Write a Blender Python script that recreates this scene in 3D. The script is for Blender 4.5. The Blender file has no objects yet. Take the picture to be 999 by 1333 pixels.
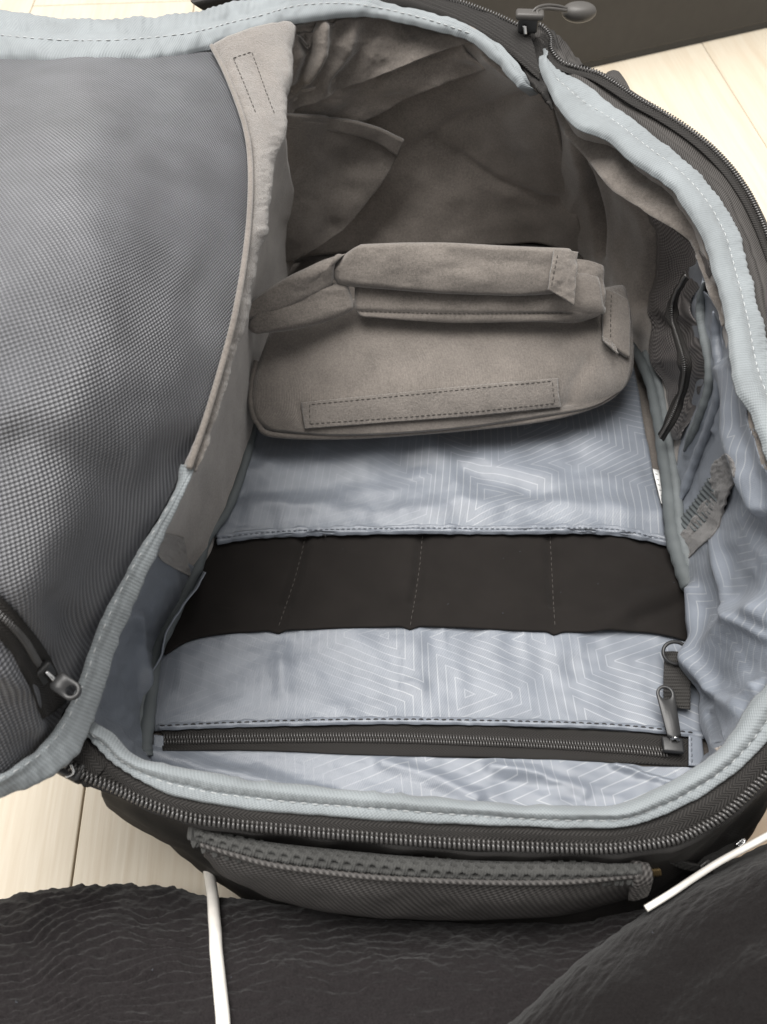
import bpy, bmesh, math, random
import numpy as np
from mathutils import Vector, Matrix
from mathutils.bvhtree import BVHTree
random.seed(4)
sc = bpy.context.scene
COL = sc.collection
R = math.radians

# ------------------------------------------------------------------ camera
PITCH, CH, F = R(56), 0.46, 1001.0
cam = bpy.data.cameras.new('camera'); camo = bpy.data.objects.new('camera', cam); COL.objects.link(camo)
camo.location = (0, 0, CH); camo.rotation_euler = (R(90)-PITCH, 0, 0)
cam.sensor_fit = 'VERTICAL'; cam.sensor_height = 34.6; cam.lens = 34.6*F/1333
cam.clip_start = 0.01; cam.clip_end = 60
cam.dof.use_dof = True; cam.dof.focus_distance = 0.42; cam.dof.aperture_fstop = 13
sc.camera = camo
# ------------------------------------------------------------------ light
w = bpy.data.worlds.new('World'); sc.world = w; w.use_nodes = True
w.node_tree.nodes['Background'].inputs[0].default_value = (1.0, 0.985, 0.965, 1)
w.node_tree.nodes['Background'].inputs[1].default_value = 0.42
def area(name, loc, target, size, power, col):
    l = bpy.data.lights.new(name, 'AREA'); l.shape = 'RECTANGLE'; l.size, l.size_y = size; l.energy = power; l.color = col
    o = bpy.data.objects.new(name, l); COL.objects.link(o); o.location = loc
    o.rotation_euler = (Vector(target)-Vector(loc)).to_track_quat('-Z', 'Y').to_euler(); return o
area('window_light', (-0.22, 0.48, 1.65), (0.05, 0.25, 0.05), (1.4, 1.0), 35, (1.0, 0.975, 0.94))
sc.view_settings.view_transform = 'Standard'; sc.view_settings.look = 'None'
sc.view_settings.exposure = 0.8; sc.view_settings.gamma = 1

# ------------------------------------------------------------------ projection of plan coordinates to the place
FW = np.array([0, math.cos(PITCH), -math.sin(PITCH)]); UPV = np.array([0, math.sin(PITCH), math.cos(PITCH)])
def ray(px, py):
    u = (np.asarray(px, float)-499.5)/F; v = (666.5-np.asarray(py, float))/F
    return np.stack([u, FW[1]+v*UPV[1], FW[2]+v*UPV[2]], -1)
def P(px, py, z):
    d = ray(px, py); t = (np.asarray(z, float)-CH)/d[..., 2]
    p = d*t[..., None]; p[..., 2] += CH; return p
def V(px, py, z): return Vector(P(px, py, z))
def pix(p):
    q = np.asarray(p, float)-np.array([0, 0, CH]); zf = q@FW
    return 499.5+F*q[..., 0]/zf, 666.5-F*(q@UPV)/zf

# ------------------------------------------------------------------ numeric helpers
_T = np.random.RandomState(7).rand(256, 256)
def vn(x, y, s=0):
    x = x+s*17.31; y = y+s*9.17
    xi = np.floor(x).astype(int); yi = np.floor(y).astype(int); fx = x-xi; fy = y-yi
    fx = fx*fx*fx*(fx*(fx*6-15)+10); fy = fy*fy*fy*(fy*(fy*6-15)+10)
    g = lambda a, b: _T[a % 256, b % 256]
    return ((g(xi, yi)*(1-fx)+g(xi+1, yi)*fx)*(1-fy)+(g(xi, yi+1)*(1-fx)+g(xi+1, yi+1)*fx)*fy)*2-1
def fbm(x, y, s=0, o=3):
    r = 0; a = 1
    for k in range(o): r = r+a*vn(x*2**k, y*2**k, s+k*3); a *= .5
    return r
def ridge(x, y, s=0): return 1-2*np.abs(vn(x, y, s))
def crease(X, Y, pts, wd, h):
    best = np.full(X.shape, 1e9)
    for (x0, y0), (x1, y1) in zip(pts[:-1], pts[1:]):
        dx, dy = x1-x0, y1-y0; L = dx*dx+dy*dy+1e-9
        t = np.clip(((X-x0)*dx+(Y-y0)*dy)/L, 0, 1)
        best = np.minimum(best, (X-x0-t*dx)**2+(Y-y0-t*dy)**2)
    return h*np.exp(-best/(wd*wd))
def cr(a, n, ax=0):
    """Catmull-Rom resampling of control values along an axis"""
    a = np.moveaxis(np.asarray(a, float), ax, 0); m = len(a)
    if m == 2:
        t = np.linspace(0, 1, n).reshape((-1,)+(1,)*(a.ndim-1)); o = a[0]*(1-t)+a[1]*t
        return np.moveaxis(o, 0, ax)
    e = np.concatenate([[2*a[0]-a[1]], a, [2*a[-1]-a[-2]]]); s = np.linspace(0, m-1, n); i = np.minimum(s.astype(int), m-2)
    f = (s-i).reshape((-1,)+(1,)*(a.ndim-1)); p0, p1, p2, p3 = e[i], e[i+1], e[i+2], e[i+3]
    o = .5*(2*p1+(p2-p0)*f+(2*p0-5*p1+4*p2-p3)*f*f+(3*p1-p0-3*p2+p3)*f**3)
    return np.moveaxis(o, 0, ax)
def by_len(pts, n):
    """curve through points, evenly spaced by length"""
    c = cr(pts, max(200, n*4)); d = np.r_[0, np.cumsum(np.linalg.norm(np.diff(c[:, :2] if c.shape[1] == 3 and abs(c[:, :2]).max() > 5 else c, axis=0), axis=1))]
    s = np.linspace(0, d[-1], n); return np.stack([np.interp(s, d, c[:, k]) for k in range(c.shape[1])], -1)
def grid_normals(W):
    du = np.gradient(W, axis=1); dv = np.gradient(W, axis=0); n = np.cross(du, dv)
    n /= np.linalg.norm(n, axis=-1, keepdims=True)+1e-12
    c = W.mean((0, 1)); s = np.sign(((np.array([0, 0, CH])-W)*n).sum(-1).mean())
    return n*(s if s else 1)

# ------------------------------------------------------------------ objects
BVH = {}
def link(name, me, mat, parent, kind=None, label=None):
    o = bpy.data.objects.new(name, me); COL.objects.link(o)
    if mat: me.materials.append(mat)
    if parent is not None: o.parent = parent
    if kind: o['kind'] = kind
    if label: o['label'] = label
    return o
def thing(name, label, cat, group=None):
    o = bpy.data.objects.new(name, None); COL.objects.link(o); o.empty_display_size = .05
    o['label'] = label; o['category'] = cat
    if group: o['group'] = group
    return o
def mesh_from(vs, fs, uv=None, smooth=True):
    me = bpy.data.meshes.new('m'); me.from_pydata([tuple(v) for v in vs], [], [tuple(f) for f in fs])
    if smooth: me.polygons.foreach_set('use_smooth', [True]*len(me.polygons))
    if uv is not None:
        l = me.uv_layers.new(name='UVMap'); idx = np.empty(len(me.loops), int); me.loops.foreach_get('vertex_index', idx)
        l.data.foreach_set('uv', np.asarray(uv)[idx].ravel())
    me.update(); return me
def keep_above(W, keys, gap=.0009):
    """cloth laid over cloth never sinks into what it lies on"""
    o = Vector((0, 0, CH)); L = W.copy(); L[..., 2] -= CH; D = np.linalg.norm(L, axis=-1); U_ = L/D[..., None]; push = np.zeros(D.shape)
    for k in keys:
        b = BVH[k]
        for i in range(W.shape[0]):
            for j in range(W.shape[1]):
                h = b.ray_cast(o, Vector(U_[i, j]), float(D[i, j]+.004))
                if h[0] is not None: push[i, j] = max(push[i, j], D[i, j]-h[3]+gap)
    if push.max() <= 0: return W
    A = push.copy()
    for _ in range(3):
        B = A.copy(); B[1:-1] = (A[:-2]+2*A[1:-1]+A[2:])/4; C_ = B.copy(); C_[:, 1:-1] = (B[:, :-2]+2*B[:, 1:-1]+B[:, 2:])/4; A = np.maximum(C_, push)
    return W-U_*A[..., None]
def world_grid(g, base, off, soften=0):
    if base is None: return P(g[..., 0], g[..., 1], g[..., 2])
    b = BVH[base]; o = Vector((0, 0, CH)); W = np.zeros(g.shape[:2]+(3,)); D = ray(g[..., 0], g[..., 1]); D /= np.linalg.norm(D, axis=-1, keepdims=True)
    miss = []; T = np.zeros(g.shape[:2]); ok = np.zeros(g.shape[:2], bool); 
    for i in range(g.shape[0]):
        for j in range(g.shape[1]):
            h = b.ray_cast(o, Vector(D[i, j]))
            if h[0] is not None: T[i, j] = h[3]; ok[i, j] = True
    if not ok.all():
        for i in range(g.shape[0]):
            if ok[i].any(): T[i] = np.interp(np.arange(g.shape[1]), np.nonzero(ok[i])[0], T[i][ok[i]])
            else: miss.append(i)
        good = [i for i in range(g.shape[0]) if i not in miss]
        if not good: raise RuntimeError('patch misses base %s %s' % (base, g[0, 0]))
        for i in miss: T[i] = T[min(good, key=lambda k: abs(k-i))]
    e = g[..., 2] if g.shape[2] > 2 else 0
    if soften:
        S = T.copy()
        for _ in range(soften*6):
            A = S.copy(); A[1:-1] = (S[:-2]+2*S[1:-1]+S[2:])/4; S = A; A = S.copy(); A[:, 1:-1] = (S[:, :-2]+2*S[:, 1:-1]+S[:, 2:])/4; S = A
        T = np.minimum(S, T)
    T = T-(off+e)          # proud of the base, measured towards the open side
    W = D*T[..., None]; W[..., 2] += CH; return W
def smooth_grid(W, k):
    for _ in range(k):
        A = W.copy(); A[1:-1] = (W[:-2]+2*W[1:-1]+W[2:])/4; W = A
        A = W.copy(); A[:, 1:-1] = (W[:, :-2]+2*W[:, 1:-1]+W[:, 2:])/4; W = A
    return W
def surf(name, rows, mat, parent, n=(60, 60), base=None, off=0.0, disp=None, thick=.0015, key=None, kind=None, label=None, soften=0, lens=True, above=None):
    rows = [list(r) for r in rows]
    m = max(len(r) for r in rows)
    R_ = []
    for r in rows:
        r = np.array([tuple(p)+((0,) if base is not None and len(p) == 2 else ()) for p in r], float)
        R_.append(by_len(r, n[0]) if lens else cr(r, n[0]))
    g = cr(np.array(R_), n[1])
    W = world_grid(g, base, off, soften)
    if soften and base: W = smooth_grid(W, soften)
    N = grid_normals(W)
    U = np.concatenate([np.zeros((g.shape[0], 1)), np.cumsum(np.linalg.norm(np.diff(W, axis=1), axis=-1), 1)], 1)
    U = U-U[:, U.shape[1]//2][:, None]
    Vv = np.concatenate([np.zeros((1, g.shape[1])), np.cumsum(np.linalg.norm(np.diff(W, axis=0), axis=-1), 0)], 0)
    if disp is not None: W = W+N*disp(U, Vv, g[..., 0], g[..., 1])[..., None]
    ab = ([base] if base else [])+(above or [])
    if ab: W = keep_above(W, ab, thick+.0006)
    return finish(name, W, N, U, Vv, mat, parent, thick, key, kind, label)
def finish(name, W, N, U, Vv, mat, parent, thick, key, kind, label):
    r, c = W.shape[:2]; I = np.arange(r*c).reshape(r, c)
    fs = np.stack([I[:-1, :-1], I[:-1, 1:], I[1:, 1:], I[1:, :-1]], -1).reshape(-1, 4)
    W2 = W; a = np.cross(W2[r//2, c//2+1]-W2[r//2, c//2], W2[r//2+1, c//2]-W2[r//2, c//2])
    if a@N[r//2, c//2] < 0: fs = fs[:, ::-1]
    vs = W.reshape(-1, 3); uv = np.stack([U, Vv], -1).reshape(-1, 2)
    BV = BVHTree.FromPolygons([tuple(v) for v in vs], [tuple(map(int, f)) for f in fs])
    if thick:
        # real thickness: second skin behind, closed round the edge
        B = (W-N*thick).reshape(-1, 3); k = len(vs)
        ed = list(I[0, :])+list(I[1:, -1])+list(I[-1, ::-1][1:])+list(I[::-1, 0][1:])
        side = [(ed[i], ed[i+1], ed[i+1]+k, ed[i]+k) for i in range(len(ed)-1)]
        fs = np.concatenate([fs, fs[:, ::-1]+k, np.array(side)[:, ::-1] if a@N[r//2, c//2] > 0 else np.array(side)])
        vs = np.concatenate([vs, B]); uv = np.concatenate([uv, uv])
    o = link(name, mesh_from(vs, fs.tolist(), uv), mat, parent, kind, label)
    BVH[key or o.name] = BV; o['k'] = key or o.name
    del o['k']
    return o
def pad(name, rows, mat, parent, thick=.012, n=(90, 40), pw=3.0, disp=None, key=None, label=None, down=.5, base=None, off=0.0):
    """closed cushion: a face rounded to the rim all round, a belly below"""
    R_ = [by_len(np.array([tuple(p)+((0,) if base is not None and len(p) == 2 else ()) for p in r], float), n[0]) for r in rows]
    g = cr(np.array(R_), n[1]); 
    su = np.linspace(-1, 1, n[0]); sv = np.linspace(-1, 1, n[1])
    # denser near the rims
    W = world_grid(g, base, off)
    N = grid_normals(W)
    wu = np.sin(su*np.pi/2); wv = np.sin(sv*np.pi/2)
    def rs(A, s, ax): 
        idx = (s+1)/2*(A.shape[ax]-1); i = np.minimum(idx.astype(int), A.shape[ax]-2); f = idx-i
        sh = [1]*A.ndim; sh[ax] = -1; f = f.reshape(sh); return np.take(A, i, ax)*(1-f)+np.take(A, i+1, ax)*f
    W = rs(rs(W, wu, 1), wv, 0); N = rs(rs(N, wu, 1), wv, 0); g = rs(rs(g, wu, 1), wv, 0)
    UU, VV = np.meshgrid(wu, wv); sizeU = np.linalg.norm(W[n[1]//2, -1]-W[n[1]//2, 0]); sizeV = np.linalg.norm(W[-1, n[0]//2]-W[0, n[0]//2])
    def prof(q, size):
        d = np.clip((1-np.abs(q))*size/2/(thick*.75), 0, 1); return np.sqrt(1-(1-d)**2+1e-9)
    pr = prof(UU, sizeU)*prof(VV, sizeV)
    U = np.concatenate([np.zeros((n[1], 1)), np.cumsum(np.linalg.norm(np.diff(W, axis=1), axis=-1), 1)], 1)
    Vv = np.concatenate([np.zeros((1, n[0])), np.cumsum(np.linalg.norm(np.diff(W, axis=0), axis=-1), 0)], 0)
    top = W+N*(pr*thick)[..., None]
    if disp is not None: top = top+N*(disp(U, Vv, g[..., 0], g[..., 1])*pr)[..., None]
    bot = W-N*(pr*thick*down)[..., None]
    r, c = W.shape[:2]; I = np.arange(r*c).reshape(r, c); k = r*c
    J = I+k; J[0, :] = I[0, :]; J[-1, :] = I[-1, :]; J[:, 0] = I[:, 0]; J[:, -1] = I[:, -1]
    q = lambda A: np.stack([A[:-1, :-1], A[:-1, 1:], A[1:, 1:], A[1:, :-1]], -1).reshape(-1, 4)
    f1, f2 = q(I), q(J)[:, ::-1]
    a = np.cross(W[r//2, c//2+1]-W[r//2, c//2], W[r//2+1, c//2]-W[r//2, c//2])
    if a@N[r//2, c//2] < 0: f1, f2 = f1[:, ::-1], f2[:, ::-1]
    BV = BVHTree.FromPolygons([tuple(v) for v in top.reshape(-1, 3)], [tuple(map(int, f)) for f in f1])
    uv = np.stack([U, Vv], -1).reshape(-1, 2)
    o = link(name, mesh_from(np.concatenate([top.reshape(-1, 3), bot.reshape(-1, 3)]), np.concatenate([f1, f2]).tolist(), np.concatenate([uv, uv])), mat, parent, None, label)
    BVH[key or o.name] = BV; return o
def band(name, inner, outer, prof, mat, parent, n=240, disp=None, thick=.001, key=None, kind=None, label=None, base=None, off=0.0, above=None):
    """strip between two edge curves with a raised profile [(t, lift)]"""
    a = by_len(np.array(inner, float), n); b = by_len(np.array(outer, float), n)
    if base is not None and a.shape[1] == 2: a = np.c_[a, np.zeros(n)]; b = np.c_[b, np.zeros(n)]
    ts = np.array([p[0] for p in prof]); g = a[None]*(1-ts[:, None, None])+b[None]*ts[:, None, None]
    W = world_grid(g, base, off); N = grid_normals(W)
    W = W+N*np.array([p[1] for p in prof])[:, None, None]
    W = cr(W, len(prof)*4); N = grid_normals(W); g = cr(g, len(prof)*4)
    U = np.concatenate([np.zeros((W.shape[0], 1)), np.cumsum(np.linalg.norm(np.diff(W, axis=1), axis=-1), 1)], 1)
    U = np.repeat(U.mean(0)[None], W.shape[0], 0)
    Vv = np.concatenate([np.zeros((1, W.shape[1])), np.cumsum(np.linalg.norm(np.diff(W, axis=0), axis=-1), 0)], 0)
    if disp is not None: W = W+N*disp(U, Vv, g[..., 0], g[..., 1])[..., None]
    if above: W = keep_above(W, above, thick+.0005)
    return finish(name, W, N, U, Vv, mat, parent, thick, key, kind, label)
def tube_geo(pts, rad, seg=8, caps=True, flat=1.0, up=None):
    pts = np.asarray(pts, float); n = len(pts); T = np.gradient(pts, axis=0); T /= np.linalg.norm(T, axis=1, keepdims=True)+1e-12
    rad = np.full(n, rad) if np.isscalar(rad) else np.asarray(rad)
    a = np.array(up if up is not None else (0.03, -0.2, 1.0)); vs = []; fs = []
    for i in range(n):
        s = np.cross(T[i], a); s /= np.linalg.norm(s)+1e-12; b = np.cross(s, T[i])
        for k in range(seg):
            an = 2*math.pi*k/seg; vs.append(pts[i]+rad[i]*(math.cos(an)*s+math.sin(an)*b*flat))
    for i in range(n-1):
        for k in range(seg):
            k2 = (k+1) % seg; fs.append((i*seg+k, i*seg+k2, (i+1)*seg+k2, (i+1)*seg+k))
    if caps: fs.append(tuple(range(seg))[::-1]); fs.append(tuple(range((n-1)*seg, n*seg)))
    return vs, fs
def tube(name, ctrl, rad, mat, parent, n=120, seg=12, flat=1.0, label=None, disp=None, world=False, kind=None, up=None):
    c = cr(np.array(ctrl, float), n); c = c if world else P(c[:, 0], c[:, 1], c[:, 2])
    r = np.full(n, rad) if np.isscalar(rad) else cr(np.array(rad, float), n)
    if disp is not None: r = r*(1+disp(np.linspace(0, 1, n)))
    vs, fs = tube_geo(c, r, seg, True, flat, up)
    L = np.r_[0, np.cumsum(np.linalg.norm(np.diff(c, axis=0), axis=1))]; uv = [(L[i//seg], (i % seg)/seg*2*math.pi*float(r[i//seg])) for i in range(n*seg)]
    return link(name, mesh_from(vs, fs, uv), mat, parent, kind, label)
def on(base, px, py, off=0.0):
    d = Vector(ray(px, py)).normalized(); h = BVH[base].ray_cast(Vector((0, 0, CH)), d)
    if h[0] is None: return None
    n = h[1]; n = -n if n.dot(d) > 0 else n
    return h[0]+n*off, n
def path_on(base, pts, n, off=0.0):
    c = by_len(np.array(pts, float)[:, :2], n); out = []
    for p in c:
        h = on(base, p[0], p[1], off)
        if h: out.append(h)
    return out
def resample(hits, step):
    p = np.array([h[0] for h in hits]); nn = np.array([h[1] for h in hits])
    L = np.r_[0, np.cumsum(np.linalg.norm(np.diff(p, axis=0), axis=1))]; s = np.arange(0, L[-1], step)
    q = np.stack([np.interp(s, L, p[:, k]) for k in range(3)], -1); m = np.stack([np.interp(s, L, nn[:, k]) for k in range(3)], -1)
    m /= np.linalg.norm(m, axis=1, keepdims=True); return q, m
def stitches(base, pts, mat, parent, step=.0035, length=.0026, rad=.00028, name='stitching', off=.0001, jitter=.12, label=None, straight=False):
    if straight: pts = [tuple(np.array(a)*(1-t)+np.array(b)*t) for a, b in zip(pts[:-1], pts[1:]) for t in np.linspace(0, .97, 14)]+[pts[-1]]
    h = path_on(base, pts, 260 if straight else 160, off)
    if len(h) < 3: return None
    q, m = resample(h, step/6); VS = []; FS = []; i = 0; k = int(6*length/step)
    while i+k < len(q):
        a, b = q[i], q[i+k]; n = m[i]; s = np.cross(b-a, n); s /= np.linalg.norm(s)+1e-12; jt = random.uniform(-1, 1)*rad*jitter*4
        pts_ = [a-n*rad*.8, a*.8+b*.2+n*rad*.6+s*jt*.5, (a+b)/2+n*rad*.9+s*jt, a*.2+b*.8+n*rad*.6, b-n*rad*.8]
        vs, fs = tube_geo(pts_, [rad*.5, rad, rad*1.1, rad, rad*.5], 5, True, 1, n); o = len(VS); VS += vs; FS += [tuple(x+o for x in f) for f in fs]
        i += 6
    return link(name, mesh_from(VS, FS), mat, parent, 'stuff', label)
def coil(name, q, m, mat, parent, pitch=.0019, half=.0016, rad=.00055, shift=0.0, side=None, lift=.0006, alt=0.0):
    """a run of coil teeth, each a bent bar laid across the tape"""
    VS = []; FS = []; L = np.r_[0, np.cumsum(np.linalg.norm(np.diff(q, axis=0), axis=1))]; s = np.arange(0, L[-1], pitch)
    Q = np.stack([np.interp(s, L, q[:, k]) for k in range(3)], -1); M_ = np.stack([np.interp(s, L, m[:, k]) for k in range(3)], -1); T = np.gradient(Q, axis=0)
    for i in range(len(Q)):
        n = M_[i]/np.linalg.norm(M_[i]); t = T[i]/np.linalg.norm(T[i]); c = np.cross(t, n)
        o = Q[i]+n*lift+c*(shift+alt*(1 if i % 2 else -1)); sl = t*pitch*.14
        ps = [o-c*half-n*rad*1.2-sl, o-c*half*.85-sl*.7, o-c*half*.3+n*rad*.7, o+c*half*.3+n*rad*.7, o+c*half*.85+sl*.7, o+c*half-n*rad*1.2+sl]
        vs, fs = tube_geo(ps, [rad*.8, rad, rad, rad, rad*1.1, rad*.8], 6, True, 1, t); k = len(VS); VS += vs; FS += [tuple(x+k for x in f) for f in fs]
    return link(name, mesh_from(VS, FS), mat, parent, 'stuff')
def box_geo(c, ax, hs, bev=.25):
    c = Vector(c); X, Y, Z = [Vector(a).normalized() for a in ax]; bm = bmesh.new(); bmesh.ops.create_cube(bm, size=2)
    for v in bm.verts: v.co = Vector((v.co.x*hs[0], v.co.y*hs[1], v.co.z*hs[2]))
    bmesh.ops.bevel(bm, geom=bm.edges[:], offset=min(hs)*bev, segments=3, affect='EDGES', profile=.5)
    for v in bm.verts: v.co = c+X*v.co.x+Y*v.co.y+Z*v.co.z
    return bm
def box(name, c, ax, hs, mat, parent, bev=.35, label=None, smooth=True):
    bm = box_geo(c, ax, hs, bev); me = bpy.data.meshes.new(name); bm.to_mesh(me); bm.free()
    if smooth: me.polygons.foreach_set('use_smooth', [True]*len(me.polygons))
    o = link(name, me, mat, parent, None, label)
    return o
def pull_plate(name, tip, end, nrm, w, hole, th, mat, parent, narrow=.7):
    """zip pull: a plate with a round hole at the tip end"""
    tip, end, nrm = Vector(tip), Vector(end), Vector(nrm).normalized(); d = (end-tip); L = d.length; d.normalize(); s = d.cross(nrm).normalized(); nrm = s.cross(d)
    N = 40; outer = []; inner = []
    for k in range(N):
        a = 2*math.pi*k/N; x, y = math.cos(a), math.sin(a); inner.append((hole*x, hole*y))
        if x <= 0: outer.append((w*x, w*y))
        else:
            Lr = L-w; f = min(1, abs(x)/abs(y+1e-9)*w/Lr) if y else 1
            t = Lr/x if x > 0 else 1e9; hw = lambda X: w*(1-(1-narrow)*X/Lr)
            X = Lr; Y = y/x*X if x > 1e-6 else 1e9
            if abs(Y) > hw(Lr):
                k_ = w*(1-narrow)/Lr; X = w/(abs(y/x)+k_) if x > 1e-6 else 0; Y = math.copysign(hw(X), y)
            outer.append((X, Y))
    c = tip+d*w; VS = []
    for zz, sc_ in ((-th, .94), (-th*.6, 1), (th*.6, 1), (th, .94)):
        for (x, y) in outer: VS.append(c+d*x*(sc_ if x > 0 else 1)+s*y*sc_+nrm*zz)
    for zz, sc_ in ((th, 1.08), (th*.6, 1), (-th*.6, 1), (-th, 1.08)):
        for (x, y) in inner: VS.append(c+d*x*sc_+s*y*sc_+nrm*zz)
    FS = []
    for r in range(8):
        r2 = (r+1) % 8
        for k in range(N): k2 = (k+1) % N; FS.append((r*N+k, r*N+k2, r2*N+k2, r2*N+k))
    o = link(name, mesh_from(VS, FS), mat, parent); return o

# ------------------------------------------------------------------ materials
def smoothpath0(q, k):
    for _ in range(k): A = q.copy(); A[1:-1] = (q[:-2]+2*q[1:-1]+q[2:])/4; q = A
    return q
class G:
    def __init__(s, name):
        s.m = bpy.data.materials.new(name); s.m.use_nodes = True; s.t = s.m.node_tree; s.n = s.t.nodes; s.b = s.n['Principled BSDF']
        s.tc = s.n.new('ShaderNodeTexCoord'); sp = s.n.new('ShaderNodeSeparateXYZ'); s.l(s.tc.outputs['UV'], sp.inputs[0]); s.u, s.v = sp.outputs[0], sp.outputs[1]
        s.obj = s.tc.outputs['Object']
    def l(s, a, b): s.t.links.new(a, b)
    def put(s, sock, x):
        if hasattr(x, 'is_linked'): s.l(x, sock)
        else:
            if isinstance(x, tuple) and len(x) == 3 and len(sock.default_value) == 4: x = x+(1,)
            sock.default_value = x
    def M(s, op, a, b=0.0, c=None, clamp=False):
        k = s.n.new('ShaderNodeMath'); k.operation = op; k.use_clamp = clamp; s.put(k.inputs[0], a); s.put(k.inputs[1], b)
        if c is not None: s.put(k.inputs[2], c)
        return k.outputs[0]
    def noise(s, scale, detail=3, rough=.5, vec=None, dist=0.0):
        k = s.n.new('ShaderNodeTexNoise'); k.inputs['Scale'].default_value = scale; k.inputs['Detail'].default_value = detail; k.inputs['Roughness'].default_value = rough
        k.inputs['Distortion'].default_value = dist; s.l(vec or s.obj, k.inputs['Vector']); return k.outputs['Fac']
    def ramp(s, f, lo, hi, a=0.0, b=1.0):
        k = s.n.new('ShaderNodeMapRange'); k.inputs['From Min'].default_value = lo; k.inputs['From Max'].default_value = hi
        k.inputs['To Min'].default_value = a; k.inputs['To Max'].default_value = b; s.put(k.inputs['Value'], f); return k.outputs[0]
    def mix(s, f, a, b):
        k = s.n.new('ShaderNodeMix'); k.data_type = 'RGBA'; s.put(k.inputs[0], f); s.put(k.inputs[6], a); s.put(k.inputs[7], b); return k.outputs[2]
    def comb(s, x, y, z=0.0):
        k = s.n.new('ShaderNodeCombineXYZ'); s.put(k.inputs[0], x); s.put(k.inputs[1], y); s.put(k.inputs[2], z); return k.outputs[0]
    def bump(s, h, dist, strength=1.0, nrm=None):
        k = s.n.new('ShaderNodeBump'); k.inputs['Distance'].default_value = dist; k.inputs['Strength'].default_value = strength; s.put(k.inputs['Height'], h)
        if nrm: s.l(nrm, k.inputs['Normal'])
        return k.outputs[0]
    def set(s, **kw):
        for k, x in kw.items():
            s.put(s.b.inputs[{'base': 'Base Color', 'rough': 'Roughness', 'metal': 'Metallic', 'normal': 'Normal', 'sheen': 'Sheen Weight', 'sheenr': 'Sheen Roughness', 'spec': 'Specular IOR Level', 'coat': 'Coat Weight', 'tint': 'Sheen Tint'}[k]], x)
        return s.m
    def sin(s, x, per, ph=0.0): return s.M('SINE', s.M('MULTIPLY_ADD', x, 2*math.pi/per, ph))
def sc3(c, k): return tuple(x*k for x in c)

def velour(name, c, fuzz=1.0, rib=0.0, sheen=.35):
    g = G(name); a = g.noise(2200, 2, .7); b = g.noise(55, 3); d = g.noise(750, 3, .6)
    f = g.M('ADD', g.M('MULTIPLY', a, .45), g.M('ADD', g.M('MULTIPLY', b, .25), g.M('MULTIPLY', d, .40)))
    col = g.mix(g.ramp(f, .42, .68), sc3(c, .68), sc3(c, 1.30))
    h = g.M('ADD', a, g.M('MULTIPLY', d, .7))
    if rib: h = g.M('ADD', h, g.M('MULTIPLY', g.sin(g.u, .0011), rib))
    return g.set(base=col, rough=.95, sheen=sheen, sheenr=.5, spec=.15, normal=g.bump(h, .00035*fuzz, .8))
def weave(name, c, pu, pv, c2=None, depth=.0002, rough=.55, spec=.4, diag=0.0, vary=.12, sheen=.0, contrast=1.0, hstr=1.0):
    """woven cloth: rounded thread crossings on the cloth's own length and width"""
    g = G(name); u, v = g.u, g.v
    if diag: u, v = g.M('ADD', u, g.M('MULTIPLY', v, diag)), v
    s = g.M('MULTIPLY', g.sin(u, pu), g.sin(v, pv)); h = g.ramp(s, -1, 1)
    nz = g.noise(40, 3); c2 = c2 or sc3(c, .6)
    col = g.mix(g.M('POWER', h, contrast), c2, c); k = g.ramp(nz, .3, .7, 1-vary, 1+vary)
    m = g.n.new('ShaderNodeVectorMath'); m.operation = 'SCALE'; g.l(col, m.inputs[0]); g.l(k, m.inputs['Scale'])
    return g.set(base=m.outputs[0], rough=rough, spec=spec, sheen=sheen, normal=g.bump(h, depth, hstr))
def printed(name, c, seeds, spacing=.0047, rot=0.0, shift=(0, 0), line=.095, vis=.52, fadeu=None):
    """satin lining with nested six-sided printed lines"""
    g = G(name); cs, sn = math.cos(rot), math.sin(rot)
    u = g.M('ADD', g.M('ADD', g.M('MULTIPLY', g.u, cs), g.M('MULTIPLY', g.v, -sn)), shift[0]); v = g.M('ADD', g.M('ADD', g.M('MULTIPLY', g.u, sn), g.M('MULTIPLY', g.v, cs)), shift[1])
    best = None
    for (sx, sy, add, kx) in seeds:
        dx = g.M('MULTIPLY', g.M('ADD', u, -sx), kx); dy = g.M('ABSOLUTE', g.M('ADD', v, -sy))
        d = g.M('MAXIMUM', g.M('MAXIMUM', dx, g.M('SUBTRACT', g.M('MULTIPLY', dx, -1), .030)), g.M('ADD', g.M('MULTIPLY', dx, .40), g.M('MULTIPLY', dy, .92))); d = g.M('ADD', d, add)
        best = d if best is None else g.M('MINIMUM', best, d)
    fr = g.M('ABSOLUTE', g.M('SUBTRACT', g.M('FRACT', g.M('DIVIDE', best, spacing)), .5))
    ln = g.ramp(fr, line*.45, line*.9, 1, 0)
    fade = g.ramp(g.noise(28, 2, .5), .36, .6, .55, 1.0)
    ln = g.M('MULTIPLY', g.M('MULTIPLY', ln, fade), vis, clamp=True)
    if fadeu: ln = g.M('MULTIPLY', ln, g.ramp(g.u, fadeu[0], fadeu[1], .3, 1.0))  # lines dimmed in colour towards the left, where their gloss catches no light
    tw = g.M('MULTIPLY', g.sin(g.M('ADD', g.u, g.M('MULTIPLY', g.v, .7)), .0009), g.sin(g.v, .0009)); nz = g.noise(60, 3)
    col = g.mix(g.ramp(nz, .3, .7), sc3(c, .93), sc3(c, 1.06)); col = g.mix(g.M('MULTIPLY', ln, .7), col, (.46, .475, .49))
    ro = g.ramp(ln, 0, 1, .37, .26); wr = g.noise(130, 4, .6, dist=.4)
    n0 = g.bump(wr, .0005, .6); return g.set(base=col, rough=ro, spec=.75, sheen=.05, normal=g.bump(tw, .00006, .8, n0))
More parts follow.
